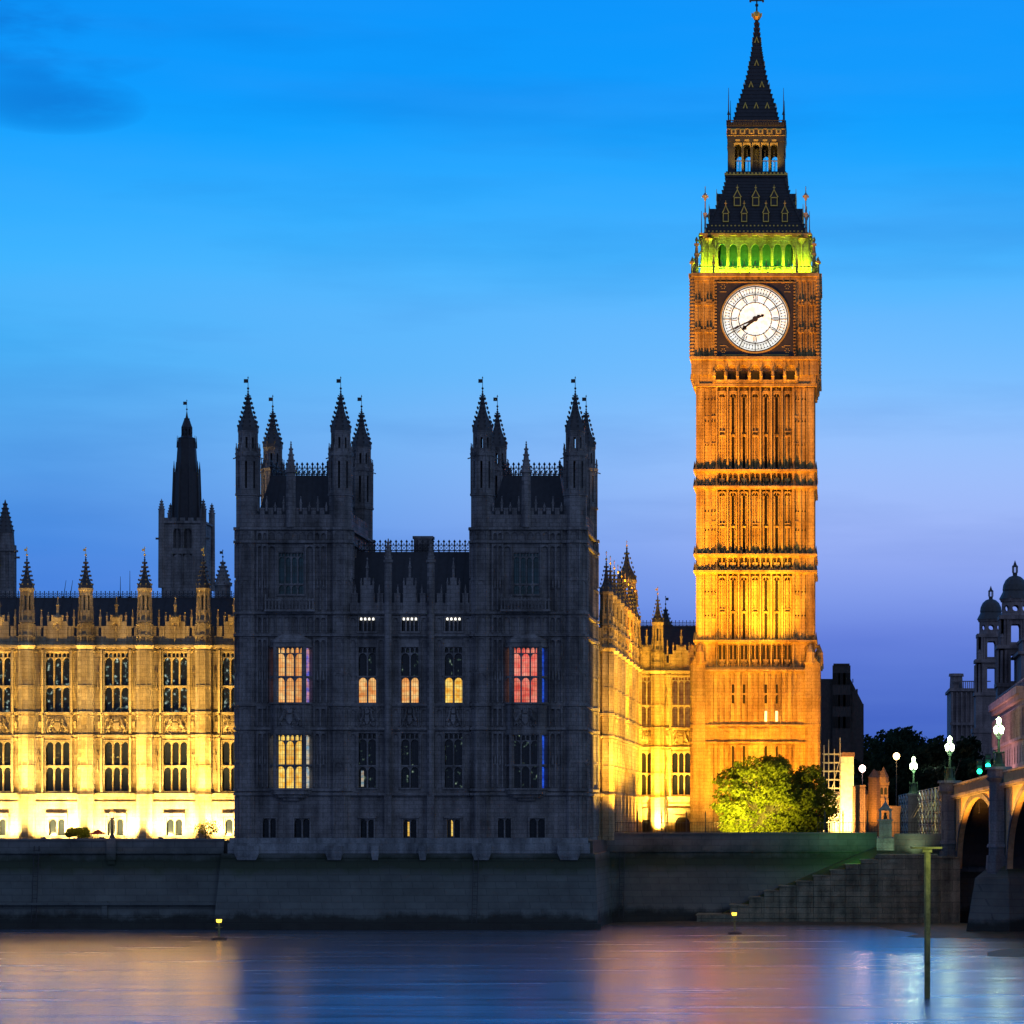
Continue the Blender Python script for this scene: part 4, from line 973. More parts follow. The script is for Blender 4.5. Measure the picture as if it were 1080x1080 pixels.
for i in range(4):
    rz=i*math.pi/2
    m=MB(); K=64; m.plate([(3.6*math.cos(2*math.pi*k/K),3.6*math.sin(2*math.pi*k/K)) for k in range(K)],0,.05)
    d=link('clock_dial',m.mesh('clock_dial',dm),ct,Vector((math.sin(rz)*(CW-.25),-math.cos(rz)*(CW-.25),zc-8.05)),rz)
    m=MB()
    def ring(r0,r1,K=64,y0=-.07,y1=-.003):
        for k in range(K):
            a0=2*math.pi*k/K; a1=2*math.pi*(k+1)/K
            m.plate([(r0*math.cos(a0),r0*math.sin(a0)),(r1*math.cos(a0),r1*math.sin(a0)),(r1*math.cos(a1),r1*math.sin(a1)),(r0*math.cos(a1),r0*math.sin(a1))],y0,y1)
    ring(1.76,1.84); ring(2.56,2.67); ring(3.44,3.56); ring(2.78,2.81); ring(3.28,3.31)
    def bar(r0,r1,ang,w,off=0,tilt=0,y=-.06):
        # ang clockwise from twelve
        s_,c_=math.sin(ang),math.cos(ang); rx,rz_=s_,c_; tx,tz_=c_,-s_
        a=(rx*r0+tx*(off-w/2-tilt),rz_*r0+tz_*(off-w/2-tilt)); b=(rx*r0+tx*(off+w/2-tilt),rz_*r0+tz_*(off+w/2-tilt))
        c=(rx*r1+tx*(off+w/2+tilt),rz_*r1+tz_*(off+w/2+tilt)); e_=(rx*r1+tx*(off-w/2+tilt),rz_*r1+tz_*(off-w/2+tilt))
        m.plate([a,b,c,e_],y,-.004)
    for k in range(12): bar(1.84,3.5,k*math.pi/6,.05) if False else (bar(2.62,3.5,k*math.pi/6,.095),bar(1.82,1.95,k*math.pi/6,.08),bar(2.5,2.6,k*math.pi/6,.1))
    for k in range(60):
        if k%5: 
            bar(2.82,2.95,k*math.pi/30,.10); bar(3.16,3.28,k*math.pi/30,.10); bar(2.95,3.16,k*math.pi/30,.03)
    for k in range(24): bar(1.70,1.78,k*math.pi/12,.10)
    link('dial_tracery',m.mesh('dial_tracery',M['iron']),d)
    m=MB(); NUM=['XII','I','II','III','IV','V','VI','VII','VIII','IX','X','XI']
    for k,s_ in enumerate(NUM):
        ws={'I':.15,'V':.28,'X':.28}; tot=sum(ws[c] for c in s_); o=-tot/2
        for c in s_:
            cc=o+ws[c]/2; o+=ws[c]
            if c=='I': bar(1.94,2.50,k*math.pi/6,.085,cc)
            elif c=='V': bar(1.98,2.48,k*math.pi/6,.08,cc-.05,-.045); bar(1.98,2.48,k*math.pi/6,.03,cc+.05,.045)
            else: bar(1.94,2.50,k*math.pi/6,.08,cc,-.08); bar(1.98,2.48,k*math.pi/6,.03,cc,.08,-.05)
    link('numerals',m.mesh('numerals',M['iron']),d)
    for nm,ang,ln,w0,w1,tail,yy in (('hour_hand',R(230.5),1.75,.30,.12,-.55,-.14),('minute_hand',R(245.5),3.25,.20,.06,-.95,-.2)):
        m=MB(); s_,c_=math.sin(ang),math.cos(ang)
        P=lambda rr,t:(s_*rr+c_*t,c_*rr-s_*t)
        m.plate([P(tail,w0*.45),P(0,w0*.6),P(ln,w1/2),P(ln,-w1/2),P(0,-w0*.6),P(tail,-w0*.45)][::-1],yy,yy+.05)
        m.plate([(P(0,0)[0]+.3*math.cos(2*math.pi*k/16),P(0,0)[1]+.3*math.sin(2*math.pi*k/16)) for k in range(16)],yy-.01,yy+.04)
        if nm=='hour_hand': m.plate([P(ln-.55,.0),P(ln-.3,.3),P(ln+.15,0),P(ln-.3,-.3)][::-1],yy,yy+.05)
        m.plate([P(tail-.15,.0),P(tail+.1,.2),P(tail+.35,0),P(tail+.1,-.2)],yy,yy+.05)
        link(nm,m.mesh(nm,M['iron']),d)
# belfry
BW=5.75
def belfry(m):
    y=-BW; z0,z1=tz(290),tz(247)
    for i in range(8):
        x=-4.2+i*1.2; m.box(x-.16,x+.16,y-.05,y+.45,z0,tz(252)); m.frus(x,y-.12,z0,tz(262),.13,.11,6)
    for i in range(7):
        x=-4.2+i*1.2; m.arch(x+.16,x+1.04,tz(264),tz(252),y+.05,y+.35,hh=.75); m.arch(x+.10,x+.60,tz(257),tz(252),y-.08,y+.05,k=3); m.arch(x+.60,x+1.1,tz(257),tz(252),y-.08,y+.05,k=3)
        m.box(x+.16,x+1.04,y+.1,y+.3,z0,z0+.8)
    m.box(-BW,BW,y-.1,y+.5,tz(252.5),tz(249)); m.box(-BW-.3,BW+.3,y-.35,y+.5,tz(249),tz(246.5))
    for i in range(10): x=-5.4+i*1.2; m.box(x-.27,x+.27,y-.42,y-.3,tz(251),tz(247))
    for sg in (-1,1):
        a,b=sorted((sg*(BW-.02),sg*4.35)); m.box(a,b,y,y+.9,z0,tz(252.5))
        for k in range(3): x=a+(b-a)*k/2; m.frus(x,y-.06,z0,tz(253),.13,.12,6)
        m.frus((a+b)/2,y-.1,tz(257),tz(252),.2,.5,6)
four(belfry,'belfry',TS)
m=MB(); m.box(-BW+1.9,BW-1.9,-BW+1.9,BW-1.9,tz(290),tz(250)); part('bell_chamber',m,plain('bell_chamber_louvres',(.035,.05,.03),.8),ct)
def balcony(m):
    y=-CW+.15; z0=tz(290)
    m.box(-CW+.1,CW-.1,y,y+.12,z0,z0+.2); m.box(-CW+.1,CW-.1,y-.03,y+.15,z0+.78,z0+.9)
    for i in range(34): x=-CW+.3+i*(2*CW-.6)/33; m.box(x-.05,x+.05,y,y+.1,z0+.2,z0+.78)
    for i in range(12): x=-4.4+i*.8; m.plate([(x,z0+.25),(x+.1,z0+.49),(x,z0+.73),(x-.1,z0+.49)][::-1],y-.02,y+.1); m.plate([(x-.3,z0+.44),(x+.3,z0+.44),(x+.3,z0+.54),(x-.3,z0+.54)],y-.015,y+.09)
    for i in range(7): x=-3.6+i*1.2; pinnacle(m,x,y+.06,z0+.8,z0+1.6,.1)
    for sg in (-1,1):
        pinnacle(m,sg*4.5,y,z0,z0+2.2,.2)
        pinnacle(m,sg*(CW-.55),y+.3,z0,tz(251),.22); m.frus(sg*(CW-.55),y+.3,tz(260),tz(258),.3,.3,4)
        m.frus(sg*(CW-.05),-CW+.05,z0,z0+1.1,.15,.13,6); m.frus(sg*(CW-.05),-CW+.05,z0+1.1,z0+1.35,.3,.3,6); m.frus(sg*(CW-.05),-CW+.05,z0+1.35,z0+1.9,.22,.02,6)
        m.tube((sg*(CW-.6),y+.3,z0+1.8),(sg*BW,-BW,z0+2.9),.07,4)
four(balcony,'balcony',TS)
# lower roof (concave), dormers, lantern, spire
def rprof(v,pts):
    for (a,ra),(b,rb) in zip(pts,pts[1:]):
        if b<=v<=a: return ra+(rb-ra)*(a-v)/(a-b)
LOW=[(247,5.62),(240,5.25),(230,4.75),(220,4.3),(210,3.85),(200,3.5),(187,3.15)]
UPP=[(130,2.5),(120,2.28),(111,2.02),(99,1.62),(88,1.26),(76,.97),(65,.73),(53,.52),(42,.36),(30,.24),(18,.14)]
s2=math.sqrt(2)
m=MB()
for (v0,r0),(v1,r1) in zip(LOW,LOW[1:]): m.frus(0,0,tz(v0),tz(v1),r0*s2,r1*s2,4)
for v in range(188,246,3): r_=rprof(v,LOW); m.frus(0,0,tz(v)-.04,tz(v)+.04,(r_+.05)*s2,(r_+.03)*s2,4)
rf=part('roof',m,M['slate'],ct)
crk=MB()
for i in range(14):
    v=243-i*4; r_=rprof(v,LOW)
    for a in range(4):
        an=math.pi/4+a*math.pi/2; crk.frus(r_*s2*math.cos(an),r_*s2*math.sin(an),tz(v)-.1,tz(v)+.3,.1,.22,4)
link('hip_crockets',crk.mesh('hip_crockets',M['lead']),rf)
def dormers():
    for v,us in ((217,(776,795.5,815)),(234,(764,783.5,806.5,826.5))):
        r_=rprof(v,LOW); w_=.38 if v<220 else .32; hh=.95
        m=MB(); g=MB()
        m.box(-w_,w_,-.10,.55,0,hh); m.plate([(-w_-.1,hh),(w_+.1,hh),(0,hh+.85)],-.14,.75)
        for a_,b_,c_,d_ in ((-w_,-w_+.09,0,hh),(w_-.09,w_,0,hh),(-w_,w_,hh-.1,hh),(-w_,w_,-.02,.09)): g.box(a_,b_,-.19,-.11,c_,d_)
        for sg in (-1,1): g.plate([(sg*(w_+.1),hh),(sg*(w_-.03),hh),(0,hh+.72),(0,hh+.88)][::sg],-.22,-.15)
        g.frus(0,-.18,hh+.8,hh+1.35,.06,.03,4); g.box(-.13,.13,-.2,-.15,hh+1.0,hh+1.1)
        a=m.mesh('dormer',M['slate']); b=g.mesh('gilt_frame',M['gilt'])
        for f in range(4):
            for u in us:
                p=Matrix.Rotation(f*math.pi/2,3,'Z')@Vector((ux(u)+.2,-r_,0)); o=link('dormer',a,ct,(p.x,p.y,tz(v)-8.05),f*math.pi/2); link('gilt_frame',b,o)
dormers()
def roofgilt(g,m):
    for v in (244,238): r_=rprof(v,LOW)+.08; [g.box(-r_+i*.42,-r_+i*.42+.16,-r_-.05,-r_+.02,tz(v)-.07,tz(v)+.07) for i in range(int(2*r_/.42))]
    for v in (184,):
        g.box(-3.35,3.35,-3.42,-3.3,tz(185),tz(184)); [g.box(-3.3+i*.4,-3.3+i*.4+.2,-3.45,-3.3,tz(184),tz(182.4)) for i in range(17)]
    y=-3.12
    for i in range(6):
        x=-2.45+i*.98; g.box(x-.3,x+.3,y-.12,y-.04,tz(142),tz(137.5)); m.box(x-.14,x+.14,y-.14,y-.11,tz(141),tz(138.5))
    g.box(-3.1,3.1,y-.08,y,tz(137.3),tz(136.5)); g.box(-3.1,3.1,y-.08,y,tz(144),tz(143.2))
    for i in range(5):
        x=-2.0+i*.99; g.arch(x-.42,x+.42,tz(156.5),tz(151),y-.06,y-.01,hh=.4,k=4); g.box(x-.25,x+.25,y-.05,y-.01,tz(149.5),tz(147.5))
    # small crown-shaped gilt lucarnes on the spire
    for v,us in ((112,(-1.2,0,1.2)),(89,(-.6,0.6)),(66,(0,)),(42,(0,))):
        for x in us:
            r_=rprof(v,UPP); z=tz(v)
            for sg in (-1,1): g.plate([(x+sg*.28,z-.2),(x+sg*.14,z-.2),(x,z+.3),(x,z+.5)][::sg],-r_-.14,-r_-.02)
gd=MB(); mm=MB()
roofgilt(gd,mm)
a=MB(); b=MB()
for i in range(4):
    a.merge(gd,Matrix.Rotation(i*math.pi/2,4,'Z')); b.merge(mm,Matrix.Rotation(i*math.pi/2,4,'Z'))
part('gilded_ornament',a,M['gilt'],ct); part('frieze_shields',b,M['slate'],ct)
def lantern(m):
    y=-3.05
    for i in range(6): x=-2.45+i*.98; m.box(x-.13,x+.13,y,y+.3,tz(181),tz(150)); 
    for i in range(5): x=-2.45+i*.98; m.arch(x+.13,x+.85,tz(158),tz(150),y+.05,y+.25,hh=.5); m.box(x+.46,x+.52,y+.1,y+.2,tz(181),tz(158)); m.box(x+.13,x+.85,y+.1,y+.2,tz(170),tz(169))
    m.box(-3.1,3.1,y-.1,y+.4,tz(150),tz(131)); m.box(-3.25,3.25,y-.25,y+.4,tz(187),tz(181)); m.box(-3.2,3.2,y-.2,y+.4,tz(133),tz(130))
    for sg in (-1,1): m.box(*sorted((sg*3.1,sg*2.6)),y,y+.5,tz(181),tz(150)); m.tube((sg*3.0,y+.05,tz(133)),(sg*3.0,y+.05,tz(95)),.09,5,.02); m.frus(sg*3.0,y+.05,tz(122),tz(118),.18,.05,5)
    spikes(m,-3.1,3.1,tz(130),y-.1,14,.3,.15)
    for i in range(24): x=-3.1+i*.27; m.box(x-.03,x+.03,y-.2,y-.15,tz(133),tz(128))
    m.box(-3.15,3.15,y-.22,y-.14,tz(128.6),tz(127.8))
four(lantern,'lantern',M['slate'])
m=MB(); m.box(-3,3,-3,3,tz(131),tz(130.2))
m.frus(0,0,tz(181),tz(150),.5,.5,8)
part('lantern_floor',m,M['lead'],ct)
m=MB()
for (v0,r0),(v1,r1) in zip(UPP,UPP[1:]): m.frus(0,0,tz(v0),tz(v1),r0*s2,r1*s2,4)
for v in range(22,130,4): r_=rprof(v,UPP); m.frus(0,0,tz(v)-.04,tz(v)+.04,(r_+.05)*s2,(r_+.03)*s2,4)
for i in range(21):
    v=126-i*5.0; r_=rprof(v,UPP)
    for a_ in range(4): an=math.pi/4+a_*math.pi/2; m.frus(r_*s2*math.cos(an),r_*s2*math.sin(an),tz(v)-.05,tz(v)+.3,.06,.17,4)
part('spire',m,M['slate'],ct)
m=MB(); m.frus(0,0,tz(20),tz(17),.3,.5,8); m.frus(0,0,tz(17),tz(14),.5,.45,8); m.frus(0,0,tz(14),tz(11),.45,.15,8)
for i in range(6): a_=i*math.pi/3; m.frus(.5*math.cos(a_),.5*math.sin(a_),tz(16.5),tz(13),.08,.1,5)
part('orb',m,M['gilt'],ct)
m=MB(); m.tube((0,0,tz(12)),(0,0,tz(-12)),.1,6,.05); m.box(-.7,.7,-.05,.05,tz(1),tz(-.5)); m.frus(0,0,tz(6),tz(4),.2,.2,6); m.frus(-.7,0,tz(2),tz(-2),.12,.12,5); m.frus(.7,0,tz(2),tz(-2),.12,.12,5)
part('finial_cross',m,M['iron'],ct)
m=MB()
for sx in (-1,1):
    for sy in (-1,1):
        x,y=sx*5.45,sy*5.45; m.tube((x,y,tz(247)),(x,y,tz(200)),.12,6,.04); m.box(x-.35,x+.35,y-.05,y+.05,tz(211),tz(209)); m.frus(x,y,tz(214),tz(209),.1,.3,6); m.frus(x,y,tz(209),tz(206),.3,.05,6); m.frus(x,y,tz(232),tz(226),.12,.25,5)
        m.tube((x+.4*sx,y,tz(247)),(x+.4*sx,y,tz(224)),.07,5,.03)
part('corner_finials',m,M['pole'],ct)
# green lamps of the belfry: strips behind the balcony rail, lamps in the bell chamber
for i in range(4):
    if i==2: continue
    T=Matrix.Rotation(i*math.pi/2,4,'Z')
    l=bpy.data.lights.new('belfry_strip','AREA'); l.shape='RECTANGLE'; l.size=12.0; l.size_y=.3; l.energy=3000 if i==0 else 1300; l.color=(.46,1,.02)
    o=bpy.data.objects.new('belfry_strip_lamp',l); scn.collection.objects.link(o); p=T@Vector((0,-6.62,0)); q=T@Vector((0,-5.6,0))
    o.location=(ct.location.x+p.x,ct.location.y+p.y,tz(290)+.25); o.rotation_euler=(Vector((q.x-p.x,q.y-p.y,2.2))).to_track_quat('-Z','Y').to_euler()
for x in (-3.4,-1.2,1.2,3.4): point((ct.location.x+x,ct.location.y-4.75,tz(289)+.2),330,(.01,1,.12),.1)
for sx in (-1.8,1.8): spot((ct.location.x+sx,ct.location.y-4.6,tz(183)),(ct.location.x+sx*.8,ct.location.y-3.0,tz(150)),1200,(1,.55,.05),110,1,.1)
for sx in (-4,0,4): spot((ct.location.x+sx,ct.location.y-7.9,tz(404)),(ct.location.x+sx*.9,ct.location.y-6.8,tz(385)),260,(1,.42,.02),140,1,.1)

# ------------------------------------------------------------------ distant palace turrets behind the left range
t=thing('ventilation_tower','dark square tower with octagonal lantern and spirelet behind the left slate roof','tower',(X(192.5,380),380+2.55,8))
z=lambda v:Z(v,380)-8; hw=2.6
m=MB(); m.box(-hw,hw,-hw,hw,0,z(582)); 
for sg in (-1,1):
    wall_holes(m,-hw,hw,z(582),z(552),[(-1.15,-.2,z(578),z(557)),(.2,1.15,z(578),z(557))],-hw if sg<0 else hw-.3,-hw+.3 if sg<0 else hw)
m.box(-hw,-hw+.3,-hw+.3,hw-.3,z(582),z(552)); m.box(hw-.3,hw,-hw+.3,hw-.3,z(582),z(552))
m.box(-hw-.2,hw+.2,-hw-.2,hw+.2,z(552),z(549.5))
m.box(-hw+.6,hw-.6,-hw+.5,hw-.5,z(582),z(552.5))
for x in (-1.15,.2):
    m.box(x,x+.95,-hw+.2,-hw+.3,z(618),z(585)); m.arch(x,x+.95,z(561),z(557),-hw+.05,-hw+.25,k=3)
    m.box(x+.44,x+.5,-hw-.02,-hw+.2,z(618),z(557))
ribs(m,-1.25,1.25,z(620),z(584),2,-hw-.12,-hw,.14); ribs(m,-hw+.1,hw-.1,z(552),z(550),8,-hw-.25,-hw,.1,False)
for i in range(5): m.box(-hw+.2+i*1.05,-hw+.8+i*1.05,-hw-.1,-hw+.15,z(549.5),z(546))
for sx in (-1,1):
    for sy in (-1,1): m.frus(sx*hw,sy*hw,z(620),z(540),.42,.38); m.frus(sx*hw,sy*hw,z(540),z(526),.4,.03); crockets(m,sx*hw,sy*hw,z(539),z(528),.35,.05,4,4,.14)
    m.box(*sorted((sx*hw,sx*(hw+.75))),-hw,-hw+.25,z(569),z(567))
part('tower_body',m,SD,t,(0,0,0))
m=MB(); m.frus(0,0,z(552),z(496),1.75,1.62)
for i in range(8):
    a_=math.pi/8+i*math.pi/4; m.tube((1.85*math.cos(a_),1.85*math.sin(a_),z(552)),(1.6*math.cos(a_),1.6*math.sin(a_),z(492)),.13,5); m.frus(1.6*math.cos(a_),1.6*math.sin(a_),z(494),z(484),.14,.02,4)
m.frus(0,0,z(496),z(460),1.4,1.1)
for i in range(8): a_=math.pi/8+i*math.pi/4; m.frus(1.2*math.cos(a_),1.2*math.sin(a_),z(470),z(457),.12,.02,4)
m.frus(0,0,z(460),z(458),1.2,.7); oct_slit(m,0,0,.62,z(459),z(448),.22,z(457),z(450)); m.frus(0,0,z(448),z(446),.7,.6); m.lathe(0,0,[(.6,z(446)),(.4,z(441)),(.15,z(437)),(.04,z(431))])
crockets(m,0,0,z(462),z(437),.75,.2,8,5,.12)
o=part('lantern_roof',m,M['slate'],t,(0,0,0)); link('weather_vane',vane(z(433),z(419),.4).mesh('weather_vane',M['iron']),o)
t=thing('octagonal_turret','dark pointed palace turret at the left edge of the photo','turret',(X(5.5,360),360,8))
z=lambda v:Z(v,360)-8
m=MB(); m.frus(0,0,0,z(575),1.35,1.3); m.frus(0,0,z(575),z(562),1.1,1.0); m.frus(0,0,z(582),z(580),1.5,1.5); ribs(m,-.9,.9,z(620),z(583),3,-1.35,-1.1,.14)
m.frus(-1.6,.5,0,z(560),.5,.4); m.frus(-1.6,.5,z(560),z(548),.4,.03); m.box(1.1,1.7,-.1,.1,z(589),z(587))
part('turret_shaft',m,SD,t,(0,0,0))
m=MB(); m.lathe(0,0,[(1.05,z(562)),(.75,z(552)),(.45,z(542)),(.2,z(533)),(.04,z(527))]); crockets(m,0,0,z(562),z(530),1.0,.1,8,7,.15,math.pi/8); part('spire',m,M['lead'],t,(0,0,0))
t=thing('roof_turret','small stone spirelet with a vane just left of the dark pavilion','turret',(X(235,345),345,8))
z=lambda v:Z(v,345)-8
m=MB(); m.frus(0,0,0,z(618),.9,.9); m.lathe(0,0,[(1.1,z(618)),(.75,z(612)),(.45,z(603)),(.2,z(596)),(.04,z(590))]); crockets(m,0,0,z(618),z(592),1.0,.1,8,6,.17,math.pi/8); part('spire',m,SD,t,(0,0,0))
link('weather_vane',vane(z(591),z(580),.3).mesh('weather_vane',M['iron']),t)
# thin masts on the left roof
for i,(u,v) in enumerate(((67,612),(74,612),(127,608),(137,602))):
    m=MB(); m.tube((0,0,0),(.25 if i<2 else 0,0,Z(v,296)-Z(630,296)),.045,5,.02); m.box(-.1,.1,-.1,.1,-.1,.1)
    tag(link('roof_mast',m.mesh('roof_mast',M['iron']),None,(X(u,296),296,Z(630,296))),('first','second','third','tallest')[i]+(' thin leaning mast' if i<2 else ' thin upright mast')+' from the left on the slate roof','mast','masts on the left roof')

# ------------------------------------------------------------------ right hand river wall, steps, green bank
DW=298.0; xw=lambda u:X(u,DW)
t=thing('river_wall','dark green stained river wall below the lawn and the clock tower','wall',(xw(780),DW,0))
ox=t.location.x; m=MB(); a_,b_=xw(626)-ox,xw(1012)-ox
m.add([(a_,-1.6,-1),(b_,-1.6,-1),(b_,.5,-1),(a_,.5,-1),(a_,-.2,6.8),(b_,-.2,6.8),(b_,.5,6.8),(a_,.5,6.8)],[(0,3,2,1),(4,5,6,7),(0,1,5,4),(1,2,6,5),(2,3,7,6),(3,0,4,7)])
m.box(a_,xw(925)-ox,-.35,.5,6.8,7.0); m.box(a_,xw(925)-ox,-.05,.45,7.0,8.55); m.box(a_,xw(925)-ox,-.2,.6,8.55,8.75)
m.box(xw(943)-ox,b_,-.05,.45,6.8,8.35); m.box(xw(943)-ox,b_,-.2,.6,8.35,8.62); m.box(xw(925)-ox,xw(943)-ox,-.1,.5,6.8,7.6)
part('masonry',m,M['wall'],t,(0,0,0))
t2=thing('river_wall','dark river wall running on behind the bridge arches','wall',(xw(1009),DW+.55,0)); m=MB(); m.box(0,400,0,.6,-1,8.7); m.box(0,400,-.2,0,7.6,7.9); part('masonry',m,M['wall'],t2,(0,0,0))
m=MB(); y0=292.2
t=thing('landing_steps','long flight of large stone block steps climbing the river wall','steps',(xw(850),y0,0))
steps=[(735,965),(770,955),(790,947),(806,940),(822,935),(840,930),(858,924),(876,918),(892,912),(908,907),(926,902)]
ox=t.location.x
for i,(u,v) in enumerate(steps):
    ua=X(u,y0)-ox; ub=(X(steps[i+1][0],y0) if i<len(steps)-1 else X(990,y0))-ox; zt_=Z(v,y0)
    k=0; zz=-.5
    while zz<zt_-.05:
        z2=min(zt_,zz+1.05); j=-.12*random.random(); m.box(ua,ub-.03,j,5.0,zz,z2-.04); zz=z2; k+=1
    m.box(ua-.1,ub-.05,-.12,5.0,zt_-.04,zt_+.06)
part('blocks',m,M['block'],t,(0,0,0))
m=MB(); m.box(xw(925),xw(1010),292.3,298,-.5,Z(904,294)); m.box(xw(922),xw(1005),292.1,292.3,Z(904,294)-.1,Z(904,294)+.15)
o=link('landing',m.mesh('landing',M['block']),None); tag(o,'dark stone landing platform at the head of the river steps','platform')
# green lawn bank spilling over between the wall and the steps
m=MB(); m.add([(X(752,294),294.2,.6),(X(925,294),294.2,Z(905,294)),(X(925,296.5),296.9,Z(893,296)),(X(800,296.5),296.9,Z(945,296))],[(0,1,2,3)])
o=struct('algae_bank',m,M['grass'])
# pedestal with niche, green lit
t=thing('stone_pedestal','small stone gate pier with niche and pointed cap, lit green','pedestal',(xw(933.5),296.4,7.0))
m=MB(); z=lambda v:Z(v,296.4)-7.0
m.box(-.85,.85,-.6,.6,0,z(884)); m.box(-.62,.62,-.45,.45,z(884),z(866)); m.box(-.75,.75,-.55,.55,z(866),z(864))
for sx in (-1,1):
    for sy in (-1,1): m.box(*sorted((sx*.6,sx*.38)),*sorted((sy*.42,sy*.22)),z(864),z(855))
m.box(-.68,.68,-.5,.5,z(855),z(853.5)); m.frus(0,0,z(853.5),z(846),.75,.12,4); finial(m,0,0,z(846.5),.14)
for sx in (-1,1): m.plate([(sx*.62,z(853.5)),(0,z(853.5)),(0,z(849))][::sx],-.56,.56)
part('pier',m,M['stone_pale'],t,(0,0,0)); m=MB(); m.frus(0,0,z(864),z(859),.2,.14,8); m.frus(0,0,z(859),z(857),.12,.1,8); part('niche_figure',m,M['greeniron'],t,(0,0,0))
spot((xw(966),296.6,6.9),(xw(966),298,7.9),130,(.8,1,.5),120,1,.1); spot((xw(945),293.5,7.0),(xw(933),296.4,9.0),140,(.6,1,.35),120,1,.1)
spot((xw(905),292.0,6.4),(xw(880),298,7.2),420,(.2,1,.12),110,1,.1)
# iron railing on the wall
def railing(u0,u1,D,label,big=()):
    t=thing('iron_railing',label,'railing',(X(u0,D),D,8.3)); m=MB(); Lx=X(u1,D)-X(u0,D)
    m.box(0,Lx,-.03,.03,1.35,1.4); m.box(0,Lx,-.03,.03,.5,.54)
    n=int(Lx/.28)
    for i in range(n): m.box(i*.28,i*.28+.03,-.015,.015,.3,1.5)
    part('rails',m,M['iron'],t,(0,0,0))
    for u in big:
        q=MB(); x=X(u,D)-X(u0,D); q.box(x-.07,x+.07,-.07,.07,.2,2.3); q.frus(x,0,2.3,2.6,.1,.02,4); part('post',q,M['iron'],t,(0,0,0))
railing(636,762,300,'black iron railing on the wall before the glowing palace wing',(648.5,672.5,698,724,744))
railing(862,990,300,'black iron railing on the wall between the tree and the bridge',(870,889,915,950))
def ladder(x,y,z0,z1,lean,label):
    t=thing('wall_ladder',label,'ladder',(x,y,z0),0); m=MB(); h=z1-z0
    for sx in (-.22,.22): m.tube((sx,0,0),(sx,lean,h),.04,4)
    for i in range(int(h/.4)): f=(i+.5)*.4/h; m.tube((-.22,lean*f,h*f),(.22,lean*f,h*f),.025,4)
    part('rungs',m,M['iron'],t,(0,0,0))
ladder(X(36,279),278.8,.6,7.6,1.1,'rusty iron ladder on the left river wall under the gold range')
ladder(X(500,277.6),277.6,.5,6.8,1.6,'iron ladder on the river wall under the dark right tower')
ladder(X(655,296),296.2,.5,6.8,1.4,'iron ladder on the river wall below the railing')
# ------------------------------------------------------------------ trees
def leaf_cloud(clumps,n,size,mat,seed):
    rnd=random.Random(seed); vs=[]; fs=[]
    tot=sum(c[3]**2 for c in clumps)
    for (cx,cy,cz,r) in clumps:
        k=int(n*r*r/tot)
        for _ in range(k):
            d=Vector((rnd.gauss(0,1),rnd.gauss(0,1),rnd.gauss(0,1))).normalized()*(r*(.35+.75*rnd.random()**.6))
            p=Vector((cx,cy,cz))+Vector((d.x,d.y,d.z*.8))
            s=size*(.6+.8*rnd.random()); a=Vector((rnd.gauss(0,1),rnd.gauss(0,1),rnd.gauss(0,1))).normalized(); b=a.orthogonal().normalized(); c=a.cross(b)
            i=len(vs); vs+=[tuple(p+b*s),tuple(p+c*s*.55),tuple(p-b*s),tuple(p-c*s*.55)]; fs.append((i,i+1,i+2,i+3))
    me=bpy.data.meshes.new('crown'); me.from_pydata(vs,[],fs); me.materials.append(mat); return me
def tree(name,label,x,y,zb,H,W,n,size,mat,seed,nclump=26,group=None,low=.12,depth=None):
    rnd=random.Random(seed); t=thing(name,label,'tree',(x,y,zb),0,group); m=MB()
    m.tube((0,0,-.2),(.1,0,H*.3),H*.03,7,H*.022); cl=[]
    dp=depth or W
    for i in range(nclump):
        for _ in range(20):
            a=rnd.random()*2*math.pi; rr=math.sqrt(rnd.random()); zz=low+rnd.random()*(1-low)
            lim=math.sqrt(max(0,1-((zz-.42)/.60)**2))
            if rr<=lim*1.0: break
        r=H*(.05+.10*rnd.random()**1.6) if nclump>60 else H*(.10+.07*rnd.random())
        cx=(W/2-r*.7)*rr*math.cos(a)/1.0; cy=(dp/2-r*.7)*rr*math.sin(a); cz=min(H-r*.8,max(r*.7,zz*H))
        cl.append((cx,cy,cz,r)); m.tube((.1,0,H*(.15+.1*rnd.random())),(cx,cy,cz),H*.012,5,H*.003)
    part('trunk',m,M['bark'],t,(0,0,0)); link('crown',leaf_cloud(cl,n,size,mat,seed+1),t); return t
zb=8.05
tree('plane_tree','round bushy tree glowing yellow green before the tower foot',X(803,308),308,zb,Z(797,308)-zb,10.8,24000,.16,M['leaf'],5,150,low=.02,depth=5)
tree('plane_tree','dark bushy tree at the right foot of the clock tower',X(846,310.5),310.5,zb,Z(803,311)-zb,7.2,14000,.16,M['leaf'],9,90,low=.03,depth=5)
spot((X(768,299),299.6,8.9),(X(790,308),308,12.5),20000,(1,.84,.08),80,1,.3); spot((X(800,299),299.4,8.9),(X(806,308),308,12.5),13000,(1,.84,.08),75,1,.3)
spot((X(752,301),301,8.9),(X(775,308),308,12),10000,(1,.9,.10),80,1,.3)
FT=[(925,440,790,24),(905,470,772,30),(952,455,778,26),(978,480,768,30),(990,430,782,26),(1010,450,790,28),(890,430,800,22),(940,500,770,34),(1035,470,775,34)]
